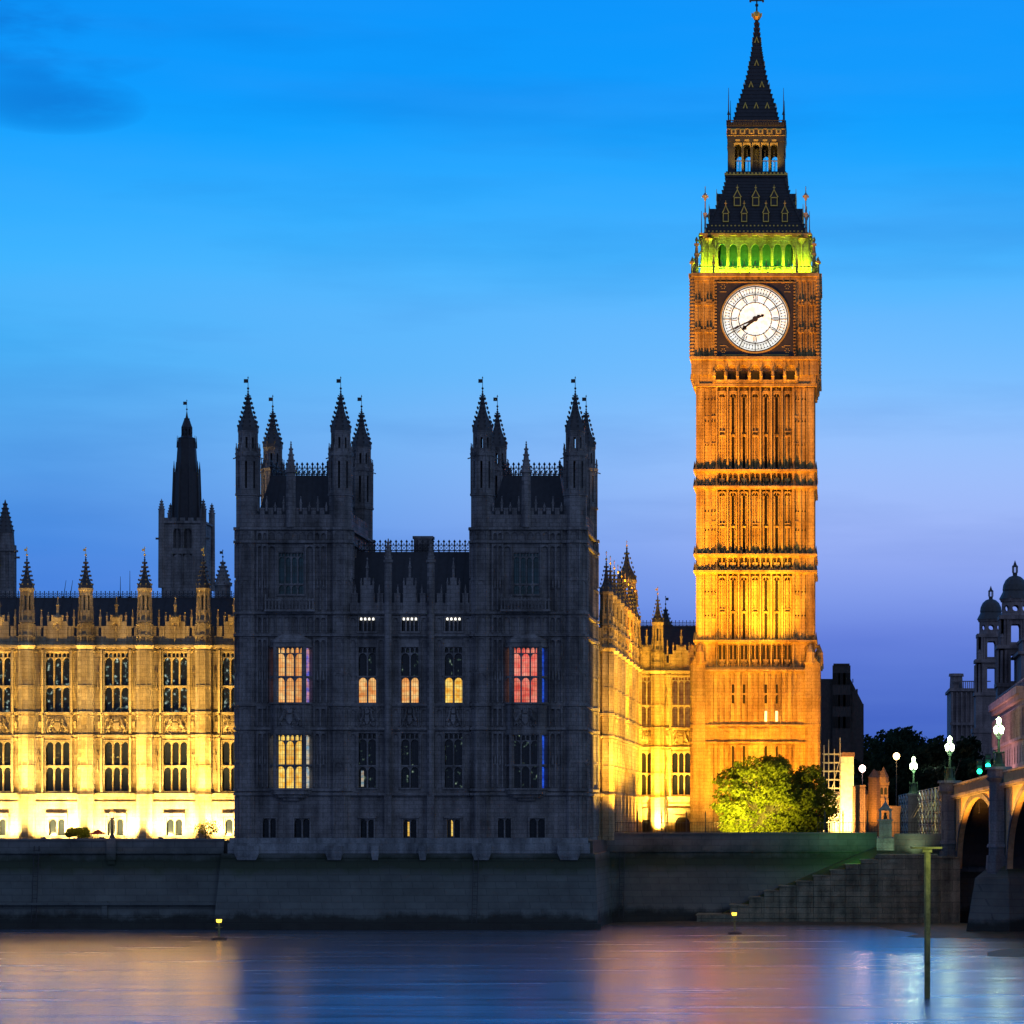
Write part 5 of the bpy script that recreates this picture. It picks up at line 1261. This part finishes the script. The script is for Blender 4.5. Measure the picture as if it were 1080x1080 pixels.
for i,(u,D,v,W) in enumerate(FT):
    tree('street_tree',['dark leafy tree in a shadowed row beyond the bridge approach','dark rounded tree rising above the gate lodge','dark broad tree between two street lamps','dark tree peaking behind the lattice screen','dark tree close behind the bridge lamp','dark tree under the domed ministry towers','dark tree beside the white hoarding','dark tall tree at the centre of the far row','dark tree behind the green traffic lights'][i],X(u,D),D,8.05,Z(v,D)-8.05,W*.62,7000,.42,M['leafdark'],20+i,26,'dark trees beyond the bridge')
# small terrace plants on the left
def bush(name,label,u,v0,v1,wd,n,mat,seed,stem=False):
    D=285; h=Z(v1,D)-8.1; t=thing(name,label,'plant',(X(u,D),D,8.1)); W=wd*D/F; rnd=random.Random(seed)
    cl=[((rnd.random()-.5)*W*.75,(rnd.random()-.5)*.8,h*(.35+.4*rnd.random()),min(W,h)*.32) for _ in range(14)]
    link('leaves',leaf_cloud(cl,n,.08,mat,seed),t); m=MB(); m.tube((0,0,0),(0,0,h*.5),.05,5); part('stem',m,M['bark'],t,(0,0,0))
bush('round_bush','low round green bush on the terrace wall between two doorways',83,885,872,30,3500,M['leaf'],3)
bush('small_tree','thin twiggy shrub against the bright wall beside the pavilion',217,885,864,25,700,M['leaf'],4)
t=thing('parasol','small closed-down red awning beside the round terrace bush','parasol',(X(103,284),284,8.1)); m=MB(); m.frus(0,0,.55,.95,.85,.1,8); part('canopy',m,plain('red_cloth',(.35,.03,.02),.8),t,(0,0,0)); m=MB(); m.tube((0,0,0),(0,0,1.0),.03,5); part('pole',m,M['iron'],t,(0,0,0))
# terrace lamp
t=thing('terrace_lamp','ornate iron lamp with gilt lantern on the left terrace wall','lamp',(X(118,280),280.1,8.28)); z=lambda v:Z(v,280)-8.28
m=MB(); m.frus(0,0,0,.3,.28,.2,8); m.frus(0,0,.3,z(864),.16,.09,8); m.frus(0,0,z(864),z(862.5),.2,.2,8); part('post',m,M['iron'],t,(0,0,0))
m=MB(); m.frus(0,0,z(862.5),z(857),.16,.27,6); part('lantern_glass',m,plain('lantern_glass',(.7,.5,.3),.2,0,(1,.55,.2),.8),t,(0,0,0))
m=MB(); m.frus(0,0,z(857),z(854),.32,.06,6); m.frus(0,0,z(854),z(851),.05,.02,5); part('lantern_cap',m,M['gilt'],t,(0,0,0))
point((X(118,280),279.4,Z(859,280)),90,(1,.6,.25),.15); spot((X(83,281),281.5,9.3),(X(83,285),285,9.0),160,(1,.85,.4),60,1,.1)  # the spot is added only to brighten the bush
# floodlight housings along the terraces
k=0
def fixture(x,y,label,rz=0,group='floodlights at the foot of the palace'):
    t=thing('floodlight',label,'floodlight',(x,y,8.05),rz,group); m=MB(); m.box(-.22,.22,-.1,.1,.12,.34); m.box(-.03,.03,-.03,.03,0,.12); part('housing',m,M['iron'],t,(0,0,0)); return t
for u in (-1,61,123,185): fixture(X(u,283)-1.5,283.5,'small black floodlight at the terrace edge, facing the gold river front')

# ------------------------------------------------------------------ hoarding, scaffold, lodge, lattice screen
t=thing('hoarding','bright yellow lit white hoarding tower beside the clock tower','hoarding',(X(893,338),338,8.05)); z=lambda v:Z(v,338)-8.05; q=lambda u:X(u,338)-t.location.x
m=MB(); m.box(q(886.5),q(900.5),0,1.6,0,z(798)); m.box(q(876),q(886.5),0,1.6,0,z(835)); part('panel',m,M['hoard'],t,(0,0,0))
m=MB(); m.box(q(884),q(901.5),-.1,1.7,z(798),z(793.5)); m.box(q(899),q(902),-.15,1.5,0,z(830)); part('timber_trim',m,M['brick'],t,(0,0,0))
spot((X(890,338),333,8.3),(X(890,338),338,11),13000,(1,.62,.16),120,1,.2); 
t=thing('scaffold','tall tube scaffold between the clock tower and the white hoarding','scaffold',(X(876,337),337,8.05)); q=lambda u:X(u,337)-t.location.x; z=lambda v:Z(v,337)-8.05
m=MB()
for i,u in enumerate((869,874,880,886)):
    for yy in (0,1.3): m.tube((q(u),yy,0),(q(u),yy,z((786,780,790,778)[i])),.06,5)
for v in range(795,872,9):
    for yy in (0,1.3): m.tube((q(867),yy,z(v)),(q(888),yy,z(v)),.05,4)
    m.box(q(868),q(887),.1,1.2,z(v)-.12,z(v)-.04)
m.tube((q(869),0,z(865)),(q(886),0,z(800)),.05,4)
part('tubes_and_boards',m,M['pole'],t,(0,0,0))
t=thing('gate_lodge','small turreted stone gate lodge half lit orange','gatehouse',(X(925,345),345,8.05)); q=lambda u:X(u,345)-t.location.x; z=lambda v:Z(v,345)-8.05
m=MB(); m.box(q(917),q(937),0,4,0,z(826)); m.box(q(916),q(938),-.15,4,z(828),z(825)); 
m.plate([(q(917),z(826)),(q(937),z(826)),(q(931),z(813)),(q(923),z(813))],.1,3.8)
m.frus(q(922),.1,0,z(820),.75,.7); m.frus(q(922),.1,z(820),z(811),.8,.04); m.frus(q(932),.1,z(826),z(820),.6,.6); m.frus(q(932),.1,z(820),z(809),.65,.04)
m.frus(q(910),.5,0,z(838),.8,.8); m.frus(q(910),.5,z(838),z(827),.9,.05)
ribs(m,q(924),q(936),z(842),z(829),3,-.12,0,.1); m.box(q(924),q(937),-.2,0,z(844),z(842))
part('stonework',m,M['brick'],t,(0,0,0)); m=MB()
for c in (926,930,934): m.box(q(c)-.22,q(c)+.22,-.06,.0,z(838),z(830))
part('windows',m,M['dark'],t,(0,0,0))
spot((X(918,345),341.5,8.3),(X(919,345),345,13),3500,(1,.5,.05),80,1,.2)
m=MB(); t=thing('site_wall','brown panelled wall between the hoarding and the gate lodge','wall',(X(903,340),340,8.05)); q=lambda u:X(u,340)-t.location.x; z=lambda v:Z(v,340)-8.05
m.box(q(901),q(912),0,.3,0,z(829)); ribs(m,q(901),q(912),0,z(831),5,-.12,0,.1,False); m.box(q(900),q(913),-.1,.4,z(830),z(828)); m.box(q(937),q(950),0,.3,0,z(850)); part('panels',m,M['brick'],t,(0,0,0))
# lattice of tubes stepping down the bridge approach
t=thing('lattice_screen','receding lattice of thin pale tubes sloping beside the bridge approach','scaffold',(X(975,330),330,8.05))
P0=Vector((X(948,405),405,8.05)); P1=Vector((X(998,308),308,8.05)); m=MB(); NB=16
for i in range(NB+1):
    f=i/NB; p=P0.lerp(P1,f)-t.location; h=5.0+.4*f
    p.z=0; m.tube(p,p+Vector((0,0,h)),.075,4); m.tube(p+Vector((0,0,h*.75)),p+Vector((-1.0,0,h*.4)),.035,4)
    if i<NB:
        p2=P0.lerp(P1,(i+1)/NB)-t.location; p2.z=0
        for k in range(4):
            za=h*k/4; zb_=h*(k+1)/4; m.tube(p+Vector((0,0,za)),p2+Vector((0,0,zb_)),.05,4); m.tube(p+Vector((0,0,zb_)),p2+Vector((0,0,za)),.05,4); m.tube(p+Vector((0,0,zb_)),p2+Vector((0,0,zb_)),.035,4)
part('tubes',m,M['pole'],t,(0,0,0))
m=MB(); a_=P0-t.location+Vector((.5,0,0)); b_=P1-t.location+Vector((.5,0,0)); m.add([(a_.x,a_.y,0),(b_.x,b_.y,0),(b_.x,b_.y,5.3),(a_.x,a_.y,4.9),(a_.x+.15,a_.y,0),(b_.x+.15,b_.y,0),(b_.x+.15,b_.y,5.3),(a_.x+.15,a_.y,4.9)],[(0,1,2,3),(7,6,5,4),(3,2,6,7),(0,3,7,4),(1,5,6,2)])
part('sheeting',m,plain('brown_sheeting',(.10,.06,.035),.9),t,(0,0,0))
# ------------------------------------------------------------------ right side: ministry with domes, pink front, church-like block
def domed(u,D,vt,label,sc,grp='domed ministry towers'):
    t=thing('domed_tower',label,'tower',(X(u,D),D,8.05),0,grp); k=D/F*sc; V=lambda v:Z(vt+(v-592)*sc,D)-8.05; m=MB(); hw=17.5*k
    # v values are those of the nearer tower (tip at 592)
    m.box(-hw*1.25,hw*1.25,-hw*1.25,hw*1.25,0,V(752)); m.box(-hw*1.1,hw*1.1,-hw*1.1,hw*1.1,V(752),V(712)); m.box(-hw*1.2,hw*1.2,-hw*1.2,hw*1.2,V(712),V(708)); m.box(-hw*1.33,hw*1.33,-hw*1.33,hw*1.33,V(757),V(751.5))
    for i in range(4):
        m.T=Matrix.Rotation(i*math.pi/2,4,'Z')
        wall_holes(m,-hw,hw,V(708),V(672),[(-.3*hw,.3*hw,V(706),V(678))],-hw,-hw*.7)
        for x in (-.85,-.6,.6,.85): m.frus(x*hw,-hw*1.04,V(708),V(674),.1*hw,.09*hw,8)
        wall_holes(m,-hw*.86,hw*.86,V(668),V(638),[(-.28*hw,.28*hw,V(665),V(646))],-hw*.86,-hw*.6); m.arch(-.28*hw,.28*hw,V(650),V(644),-hw*.84,-hw*.62)
        for x in (-.66,-.5,.5,.66): m.frus(x*hw,-hw*.9,V(668),V(640),.08*hw,.07*hw,8)
        m.frus(.8*hw,-.8*hw,V(672),V(660),.16*hw,.16*hw,8); m.frus(.8*hw,-.8*hw,V(660),V(655),.2*hw,.03*hw,8)
    m.T=None
    m.box(-hw*1.15,hw*1.15,-hw*1.15,hw*1.15,V(672),V(668)); m.box(-hw,hw,-hw,hw,V(641),V(637))
    # round openings stage: eight posts and rings
    for i in range(8):
        m.T=Matrix.Rotation(i*math.pi/4,4,'Z'); a=hw*.78; hs=a*math.tan(math.pi/8)
        r0=hs*.58; zc_=V(629)
        for q_ in range(16):
            a0=2*math.pi*q_/16; a1=2*math.pi*(q_+1)/16
            def sq(an):
                c,s__=math.cos(an),math.sin(an); hx=hs*1.02; hz=V(622)-V(629)+.0; kk=min(hx/max(abs(c),1e-6),(V(621)-V(629))/max(abs(s__),1e-6)); return (c*kk,zc_+s__*kk)
            m.plate([(r0*math.cos(a0),zc_+r0*math.sin(a0)),sq(a0),sq(a1),(r0*math.cos(a1),zc_+r0*math.sin(a1))],-a,-a+.35)
    m.T=None
    m.frus(0,0,V(637),V(634),hw*.9,hw*.85); m.frus(0,0,V(622),V(619),hw*.9,hw*.98)
    part('stonework',m,M['portland'],t,(0,0,0))
    m=MB(); m.lathe(0,0,[(hw*.98,V(619)),(hw*.92,V(617)),(hw*.74,V(611)),(hw*.76,V(609)),(hw*.72,V(604)),(hw*.58,V(599)),(hw*.36,V(595.5)),(hw*.12,V(594))],16); part('dome',m,M['lead'],t,(0,0,0),smooth=False)
    m=MB(); m.frus(0,0,V(595),V(591),hw*.13,hw*.16,8); 
    for i in range(6): a=i*math.pi/3; m.frus(hw*.15*math.cos(a),hw*.15*math.sin(a),V(591),V(585),hw*.04,hw*.04,4)
    m.frus(0,0,V(585),V(583.5),hw*.2,hw*.17,8); m.frus(0,0,V(583.5),V(578),hw*.13,.02,6); part('cap_lantern',m,M['lead'],t,(0,0,0))
    return t
domed(1070.5,470,605,'nearer domed ministry tower with round openings under its dome',1.0)
domed(1045,540,630,'farther smaller domed ministry tower with round openings',.87)
t=thing('ministry_wing','dark low corner block with balustrade left of the domed towers','building',(X(1015,560),560,8.05)); q=lambda u:X(u,560)-t.location.x; z=lambda v:Z(v,560)-8.05
m=MB(); m.box(q(1003),q(1060),0,20,0,z(726)); m.box(q(1001),q(1060),-.6,20,z(729),z(726)); m.frus(q(1009),2,z(726),z(713),1.3,1.2,8); m.box(q(1004),q(1016),.2,3,z(716),z(713)) if False else None
m.frus(q(1009),2,z(713),z(710),1.5,1.4,8); m.box(q(1003),q(1045),.2,.5,z(719),z(718)); [m.box(q(1014+2*i),q(1014.8+2*i),.2,.5,z(726),z(719)) for i in range(14)]
for i in range(5): m.box(q(1003.5+i*5),q(1005+i*5),-.4,0,0,z(730))
m.box(q(1002),q(1060),-.5,0,z(765),z(762)); part('stonework',m,M['portland'],t,(0,0,0))
# pink lit classical front, receding along the street to the right
t=thing('office_building','pinkish lit classical stone office front at the right edge','building',(X(1049,430),430,8.05),R(-90)); z=lambda v,D=430:Z(v,D)-8.05
m=MB(); zt_=z(748); wn=[]
holes=[]
for i in range(12):
    x=4+i*5.5
    holes+=[(x-.8,x+.8,z(785),z(766)),(x-.8,x+.8,z(812),z(796))]; wn+=[(x,z(785),1.6,z(766)-z(785)),(x,z(812),1.6,z(796)-z(812))]
wall_holes(m,0,66,0,zt_,holes,0,.8)
m.box(-.5,66,-.9,0,zt_-.4,zt_+.5); m.box(-.3,66,-.5,0,zt_-1.0,zt_-.4); m.box(0,66,-.4,0,z(790)-.2,z(790)+.2); m.box(0,66,-.4,0,z(762)-.2,z(762)+.1)
for i in range(12):
    x=4+i*5.5
    for o_ in (-1.25,1.25): m.frus(x+o_,-.3,z(789),z(762.5),.28,.25,8)
    m.plate([(x-1.2,z(766)+.1),(x+1.2,z(766)+.1),(x,z(766)+.5)],-.4,0)
m.box(-.5,66,.2,.5,zt_+1.4,zt_+1.6); [m.box(i*.8,i*.8+.3,.2,.5,zt_+.5,zt_+1.4) for i in range(82)]
m.box(0,66,.81,14,0,zt_)
part('stonework',m,M['pink'],t,(0,0,0))
for (x,z0,w_,h_) in wn: 
    f=MB(); f.box(-w_/2,w_/2,.45,.5,0,h_); f.box(-.05,.05,.38,.45,0,h_); f.box(-w_/2,w_/2,.38,.45,h_*.5-.04,h_*.5+.04); link('window',f.mesh('window',M['glass']),t,(x,0,z0))
for i in range(3):
    p=t.matrix_basis@Vector((12+i*16,-9,1.5)); qv=t.matrix_basis@Vector((14+i*16,0,15)); spot(tuple(p),tuple(qv),9000,(1,.50,.45),110,1,.4)
t=thing('attic_block','dark stone block with cornice behind the pink front at the right edge','building',(X(1077,455),455,8.05)); q=lambda u:X(u,455)-t.location.x; z=lambda v:Z(v,455)-8.05
m=MB(); m.box(0,q(1160),0,18,0,z(690)); m.box(-.5,q(1160),-.6,18,z(690),z(687)); m.box(q(1079),q(1160),1,16,z(687),z(675)); m.box(q(1078),q(1160),.5,16.5,z(675),z(672)); [m.frus(q(1080+6*i),-.3,z(735),z(692),.5,.45,8) for i in range(6)]; m.box(-.4,q(1160),-.8,0,z(738),z(735)); part('stonework',m,M['portland'],t,(0,0,0))
t=thing('gabled_building','dark unlit gabled building silhouetted right of the clock tower','building',(X(888,430),430,8.05)); q=lambda u:X(u,430)-t.location.x; z=lambda v:Z(v,430)-8.05
m=MB(); m.box(q(855),q(897),0,12,0,z(716)); m.box(q(878),q(897),-.5,12,0,z(702)); m.box(q(879),q(896),-.6,3,z(702),z(700)); m.plate([(q(897),z(716)),(q(910),z(742)),(q(910),0),(q(897),0)],0,10); m.box(q(903),q(911),1,9,0,z(742)); m.tube((q(904),2,z(735)),(q(904),2,z(726)),.12,5)
for i in range(6): m.box(q(899)+0,q(900),-.2,0,z(720+8*i),z(716+8*i))
part('walls',m,M['brickdark'],t,(0,0,0)); m=MB()
for u in (882,888,893): 
    for v in (722,745,768): m.box(q(u)-.5,q(u)+.5,-.58,-.5,z(v),z(v-12))
part('windows',m,M['dark'],t,(0,0,0))

# ------------------------------------------------------------------ BRIDGE
BA=Vector((X(1007,298),298,0)); bd=Vector((3.2,-30,0)).normalized(); brz=math.atan2(bd.y,bd.x)
br=thing('road_bridge','low arched river bridge with orange lit fascia and octagonal piers','bridge',(BA.x,BA.y,0),brz)
SPN=30.0; NS=5; dz=lambda s:13.4+.032*s-.00009*s*s
m=MB(); ml=MB(); mr=MB()
for k in range(0,NS):
    s0=k*SPN; a=s0+1.5; b=s0+SPN-1.5
    K=24
    if k<0:
        m.add([(s0,0,5),(0,0,5),(0,0,dz(0)-1.1),(s0,0,dz(0)-1.1),(s0,.6,5),(0,.6,5),(0,.6,dz(0)-1.1),(s0,.6,dz(0)-1.1)],[(0,1,2,3),(7,6,5,4)])
        continue
    ml=MB(); zs=5.2; zc_=dz((a+b)/2)-1.75
    pts=[]
    for i in range(K+1):
        t_=math.pi*i/K; x=(a+b)/2-(b-a)/2*math.cos(t_); pts.append((x,zs+(zc_-zs)*math.sin(t_)**.9))
    for (xa,za),(xb,zb_) in zip(pts,pts[1:]):
        top=lambda x:dz(x)-1.12
        m.plate([(xa,za),(xb,zb_),(xb,top(xb)),(xa,top(xa))],0,.5)
        # arch ring
        ml.plate([(xa,za-.02),(xb,zb_-.02),(xb,zb_+.45),(xa,za+.45)],-.12,.0)
        mr.add([(xa,.5,za+.3),(xb,.5,zb_+.3),(xb,26,zb_+.3),(xa,26,za+.3)],[(0,1,2,3)])
        for yy in (5,10,15,20): mr.plate([(xa,za),(xb,zb_),(xb,zb_+.6),(xa,za+.6)],yy,yy+.4)
    part('arch_ring',ml,M['granite'],br,(0,0,0)); m.box(s0,a,0,.5,zs,dz(s0)-1.14); m.box(b,s0+SPN,0,.5,zs,dz(s0+SPN)-1.14)
    # spandrel shields
    for x in (a+1.9,b-1.9): sh=MB(); sh.plate([(x-.9,dz(x)-1.5),(x-.9,dz(x)-3.2),(x,dz(x)-4.0),(x+.9,dz(x)-3.2),(x+.9,dz(x)-1.5)][::1],-.08,0); part('spandrel_shield',sh,M['granite'],br,(0,0,0))
part('fascia',m,M['paintedfascia'],br,(0,0,0)); part('arch_ribs',mr,M['iron'],br,(0,0,0))
m=MB(); pr=MB(); cp=MB()
for i in range(0,int(NS*SPN)):
    z0,z1=dz(max(i,0)),dz(max(i+1,0))
    def slab(mb,y0,y1,lo,hi): mb.add([(i,y0,z0+lo),(i+1,y0,z1+lo),(i+1,y1,z1+lo),(i,y1,z0+lo),(i,y0,z0+hi),(i+1,y0,z1+hi),(i+1,y1,z1+hi),(i,y1,z0+hi)],[(0,3,2,1),(4,5,6,7),(0,1,5,4),(1,2,6,5),(2,3,7,6),(3,0,4,7)])
    if i>=0 or True:
        slab(m,-.55,.5,-1.35,-1.1); slab(m,-.35,.5,-1.5,-1.35)
        slab(pr,-.2,.1,-1.1,-.15); slab(cp,-.32,.2,-.15,.0)
        slab(pr,.1,26,-1.3,-1.1); slab(pr,26,26.3,-1.2,0)
        for j in range(2):
            x=i+j*.5; pr.add([(x+.12,-.24,z0-.95),(x+.38,-.24,z0-.95),(x+.38,-.2,z0-.95),(x+.12,-.2,z0-.95),(x+.12,-.24,z0-.3),(x+.38,-.24,z0-.3),(x+.38,-.2,z0-.3),(x+.12,-.2,z0-.3)],[(0,3,2,1),(4,5,6,7),(0,1,5,4),(1,2,6,5),(3,0,4,7)])
part('cornice',m,M['stone_pale'],br,(0,0,0)); part('coping',cp,M['stone_pale'],br,(0,0,0)); part('parapet',pr,M['paintedfascia'],br,(0,0,0))
for k in range(0,NS+1):
    s0=k*SPN; zt_=dz(s0); m=MB(); mc=MB()
    m.frus(s0,-.5,5.0,zt_-.9,.92,.88); m.frus(s0,-.5,zt_-.9,zt_-.6,.95,1.2); m.frus(s0,-.5,zt_-.6,zt_+.15,1.05,1.05); m.frus(s0,-.5,zt_+.15,zt_+.4,1.25,1.2); m.frus(s0,-.5,7.6,7.9,1.1,1.0); m.frus(s0,-.5,4.8,6.9,1.25,1.1)
    if k>0:
        for z0,z1,w0,w1,l0,l1 in ((-1,4.9,2.9,2.3,3.6,2.6),(4.9,6.0,2.3,1.3,2.6,1.2)):
            p0=[(s0-w0,0),(s0,-l0),(s0+w0,0),(s0+w0,26),(s0,26+l0),(s0-w0,26)]; p1=[(s0-w1,0),(s0,-l1),(s0+w1,0),(s0+w1,26),(s0,26+l1),(s0-w1,26)]
            mc.add([(x,y,z0) for x,y in p0]+[(x,y,z1) for x,y in p1],[tuple(range(5,-1,-1)),tuple(range(6,12))]+[(i,(i+1)%6,6+(i+1)%6,6+i) for i in range(6)])
        m.box(s0-1.5,s0+1.5,0.1,26,4.9,dz(s0)-1.4)
    else: m.box(s0-3,s0+.9,.1,26,4.9,12.0); mc.box(s0-1.6,s0+1.6,-2,.1,-1,4.9)
    part('pier',m,M['granite'],br,(0,0,0)); part('cutwater',mc,M['wall'],br,(0,0,0))
def bw(s,y,z): return tuple((Matrix.Translation(br.location)@Matrix.Rotation(brz,4,'Z'))@Vector((s,y,z)))
for k in range(2):
    l=bpy.data.lights.new('bridge_strip','AREA'); l.shape='RECTANGLE'; l.size=21.0; l.size_y=.3; l.energy=1500; l.color=(1,.36,.04); l.spread=R(130)
    o=bpy.data.objects.new('bridge_strip_lamp',l); scn.collection.objects.link(o); o.location=bw(k*SPN+15,-1.5,dz(k*SPN+15)-4.2)
    d=Vector(bw(0,0,0))-Vector(bw(0,-1,0)); d.z=1.3; zx=d.normalized()*-1; xx=Vector((bd.x,bd.y,0)); yy=zx.cross(xx).normalized(); o.rotation_euler=Matrix((xx,yy,zx)).transposed().to_euler()
# three-lantern bridge lamps
def bridge_lamp(loc,label,sc=1.0,lit=1.0):
    t=thing('bridge_lamp',label,'street lamp',loc,0,'green iron lamps of the bridge'); m=MB()
    m.frus(0,0,0,.25,.62,.55); m.frus(0,0,.25,1.15,.4,.3); m.frus(0,0,1.15,1.3,.42,.42); m.frus(0,0,1.3,2.7,.13,.09); m.frus(0,0,2.4,2.55,.2,.2)
    for i in range(4):
        a=i*math.pi/2; m.frus(.45*math.cos(a),.45*math.sin(a),.2,1.2,.07,.05,6); m.frus(.45*math.cos(a),.45*math.sin(a),1.2,1.4,.1,.02,6)
    for a in (-.25,.25): m.tube((0,0,2.5),(a,0,2.75),.05,5); m.tube((a,0,2.75),(a,0,2.95),.05,5)
    m.tube((0,0,2.7),(0,0,3.75),.05,5)
    part('post',m,M['greeniron'],t,(0,0,0))
    for x,y,z0 in ((-.25,0,2.9),(.25,0,2.9),(0,-.1,3.65)):
        g=MB(); g.frus(x,y,z0,z0+.5,.13,.23,8); g.frus(x,y,z0+.5,z0+.7,.23,.05,8); l_=part('lantern',g,M['lampglass'],t,(0,0,0))
        c=MB(); c.frus(x,y,z0+.75,z0+.95,.06,.015,6); link('lantern_cap',c.mesh('lantern_cap',M['greeniron']),l_)
    point((loc[0],loc[1]-.9,loc[2]+3.3),500*lit,(.72,1,.55),.35)
    return t
M['lampglass']=plain('glowing_lantern_glass',(.8,.8,.7),.4,0,(.85,1,.62),14,0)
lb=bw(0,-.5,dz(0)+.4); bridge_lamp(lb,'triple lantern bridge lamp on the octagonal pier nearest the bank')
lb=bw(SPN,-.5,dz(SPN)+.4); bridge_lamp(lb,'triple lantern bridge lamp on the second pier, beside the traffic lights')
lb=bw(2*SPN,-.5,dz(2*SPN)+.4); bridge_lamp(lb,'triple lantern bridge lamp on the third pier, outside the frame')
q=MB(); q.box(-.7,.7,-.7,.7,0,Z(837,360)-8.05); q.box(-.85,.85,-.85,.85,Z(837,360)-8.3,Z(837,360)-8.06); tag(link('lamp_plinth',q.mesh('lamp_plinth',M['granite']),None,(X(963.5,360),360,8.05)),'tall stone plinth carrying the lamp behind the lattice screen','plinth')
bridge_lamp((X(963.5,360),360,Z(837,360)),'triple lantern lamp above the pale tube lattice screen',1,2)
spot((X(958,318),318,12),(X(975,330),330,10.5),1500,(.8,.95,.4),100,1,.3)  # added spot to brighten the lattice, no floodlight stands here
def streetlamp(u,v,D,col,est,label,r=.3):
    z0=8.05; H=Z(v,D)-z0; t=thing('street_lamp',label,'street lamp',(X(u,D),D,z0),0,'street lamps beyond the gate lodge'); m=MB(); m.frus(0,0,0,1,.16,.12,8); m.tube((0,0,1),(0,0,H-.2),.08,6,.05); m.frus(0,0,H-.25,H-.15,.2,.2,8); part('post',m,M['iron'],t,(0,0,0))
    m=MB(); m.lathe(0,0,[(.3*r,H-.15-r*.3),(r*.85,H-.15+r*.2),(r,H-.15+r*.8),(r*.8,H-.15+r*1.4),(r*.2,H-.15+r*1.8)],10); part('globe',m,plain('lamp_globe_'+str(u),(.8,.7,.6),.4,0,col,est,0),t,(0,0,0)); point((X(u,D),D-.8,z0+H),500,col,.3)
streetlamp(909.5,812,350,(1,.62,.5),12,'pinkish white street lamp beside the hoarding',.4)
streetlamp(945.5,799,370,(1,.62,.22),12,'amber globe street lamp standing tallest by the gate lodge',.42)
streetlamp(977,814,430,(.75,.8,1),8,'small distant bluish street lamp above the lattice screen',.22)
# traffic lights at the bridge head
def traffic(u,v,D,label):
    z0=Z(v,D)-2.6; t=thing('traffic_light',label,'traffic light',(X(u,D),D,z0),0,'traffic lights at the bridge head'); m=MB(); m.tube((0,0,-1.5),(0,0,2.2),.06,6); m.box(-.22,.22,-.12,.12,2.2,3.5); m.box(-.28,.28,.12,.15,2.1,3.6)
    for k in range(3): m.box(-.16,.16,-.3,-.12,2.62+k*.38,2.65+k*.38)
    part('signal_head',m,M['iron'],t,(0,0,0)); m=MB(); m.T=Matrix.Translation((0,-.13,2.6-.14+.0))@Matrix.Rotation(R(90),4,'X'); m.frus(0,0,0,.05,.24,.22,12); part('green_lens',m,plain('green_signal',(.05,.4,.2),.4,0,(.01,1,.42),9,0),t,(0,0,0)); point((X(u,D),D-.7,Z(v,D)),25,(.02,1,.45),.15)
traffic(1033,812,290,'lower green traffic light left of the bridge lamp'); traffic(1042,806,288,'upper green traffic light close beside the bridge lamp')
# ------------------------------------------------------------------ river furniture
D=174; t=thing('mooring_pile','tall slim timber mooring pile standing in the river','post',(X(978,D),D,0)); z=lambda v:Z(v,D)
m=MB(); m.frus(0,0,-2,z(897),.17,.20,8); m.box(-.27,.27,-.2,.2,z(899),z(896)); part('pile',m,M['wood'],t,(0,0,0)); m=MB(); m.box(-.95,.85,-.2,.2,z(895.2),z(893.2)); m.box(-.3,.1,-.12,.12,z(897),z(894)); part('cap_board',m,M['wood'],t,(0,0,0))
spot((X(985,D)+.6,D-2.6,9.6),(X(978,D),D,6.5),420,(.85,1,.22),90,1,.1)
def buoy(u,v0,v1,label,tilt):
    D=EYE*F/(v0-VV); t=thing('river_buoy',label,'buoy',(X(u,D),D,0),0,'yellow lamp buoys on the river'); h=(v0-v1)*D/F; m=MB()
    m.frus(0,0,-.2,.14,.62,.62,12); m.frus(0,0,.14,.24,.62,.3,12); part('float',m,M['iron'],t,(0,0,0)); m=MB(); m.tube((0,0,.2),(tilt,0,h-.35),.1,7,.09); m.tube((tilt*.5-.28,0,h*.55),(tilt*.5+.28,0,h*.55+.02),.05,5); part('post',m,M['wood'],t,(0,0,0))
    m=MB(); m.frus(tilt,0,h-.38,h-.12,.2,.24,10); part('lamp',m,plain('amber_lamp',(.8,.5,.1),.4,0,(1,.62,.05),3.5,0),t,(0,0,0)); m=MB(); m.frus(tilt,0,h-.12,h+.02,.27,.05,10); part('lamp_cap',m,M['iron'],t,(0,0,0))
buoy(231,991,968,'yellow lamp buoy floating off the left river wall',0); buoy(775,985,961,'yellow lamp buoy floating before the stone steps',-.05)
# foreshore spits by the bridge pier
def spit(pts,label):
    m=MB(); 
    n=len(pts); vs=[]; 
    for (u0,u1,v,h) in pts: D_=EYE*F/(v-VV); vs.append((X(u0,D_),X(u1,D_),D_,h))
    V=[]; Fc=[]; K=14; rnd=random.Random(len(pts))
    for (a,b,D_,h) in vs:
        for i in range(K+1): f=i/K; V.append((a+(b-a)*f,D_+rnd.uniform(-.3,.3),-.12+h*math.sin(math.pi*min(1,f*1.0))**.6*(.8+.4*rnd.random()) if h>0 else -.15))
    for j in range(n-1):
        for i in range(K): p=j*(K+1)+i; Fc.append((p,p+1,p+K+2,p+K+1))
    m.add(V,Fc); struct('foreshore',m,M['sand'])
spit([(1020,1300,1011,0),(1024,1280,1008,.35),(1030,1270,1004,.5),(1040,1240,1001.5,.3),(1050,1220,1000,0)],'')
spit([(925,1200,991,0),(940,1190,988,.3),(960,1180,985,.45),(930,1150,980,.4),(900,1100,975,.25),(880,1080,973,0)],'')
spit([(600,1010,977,0),(610,1010,975,.35),(620,1000,972,.25),(630,990,971,0)],'')
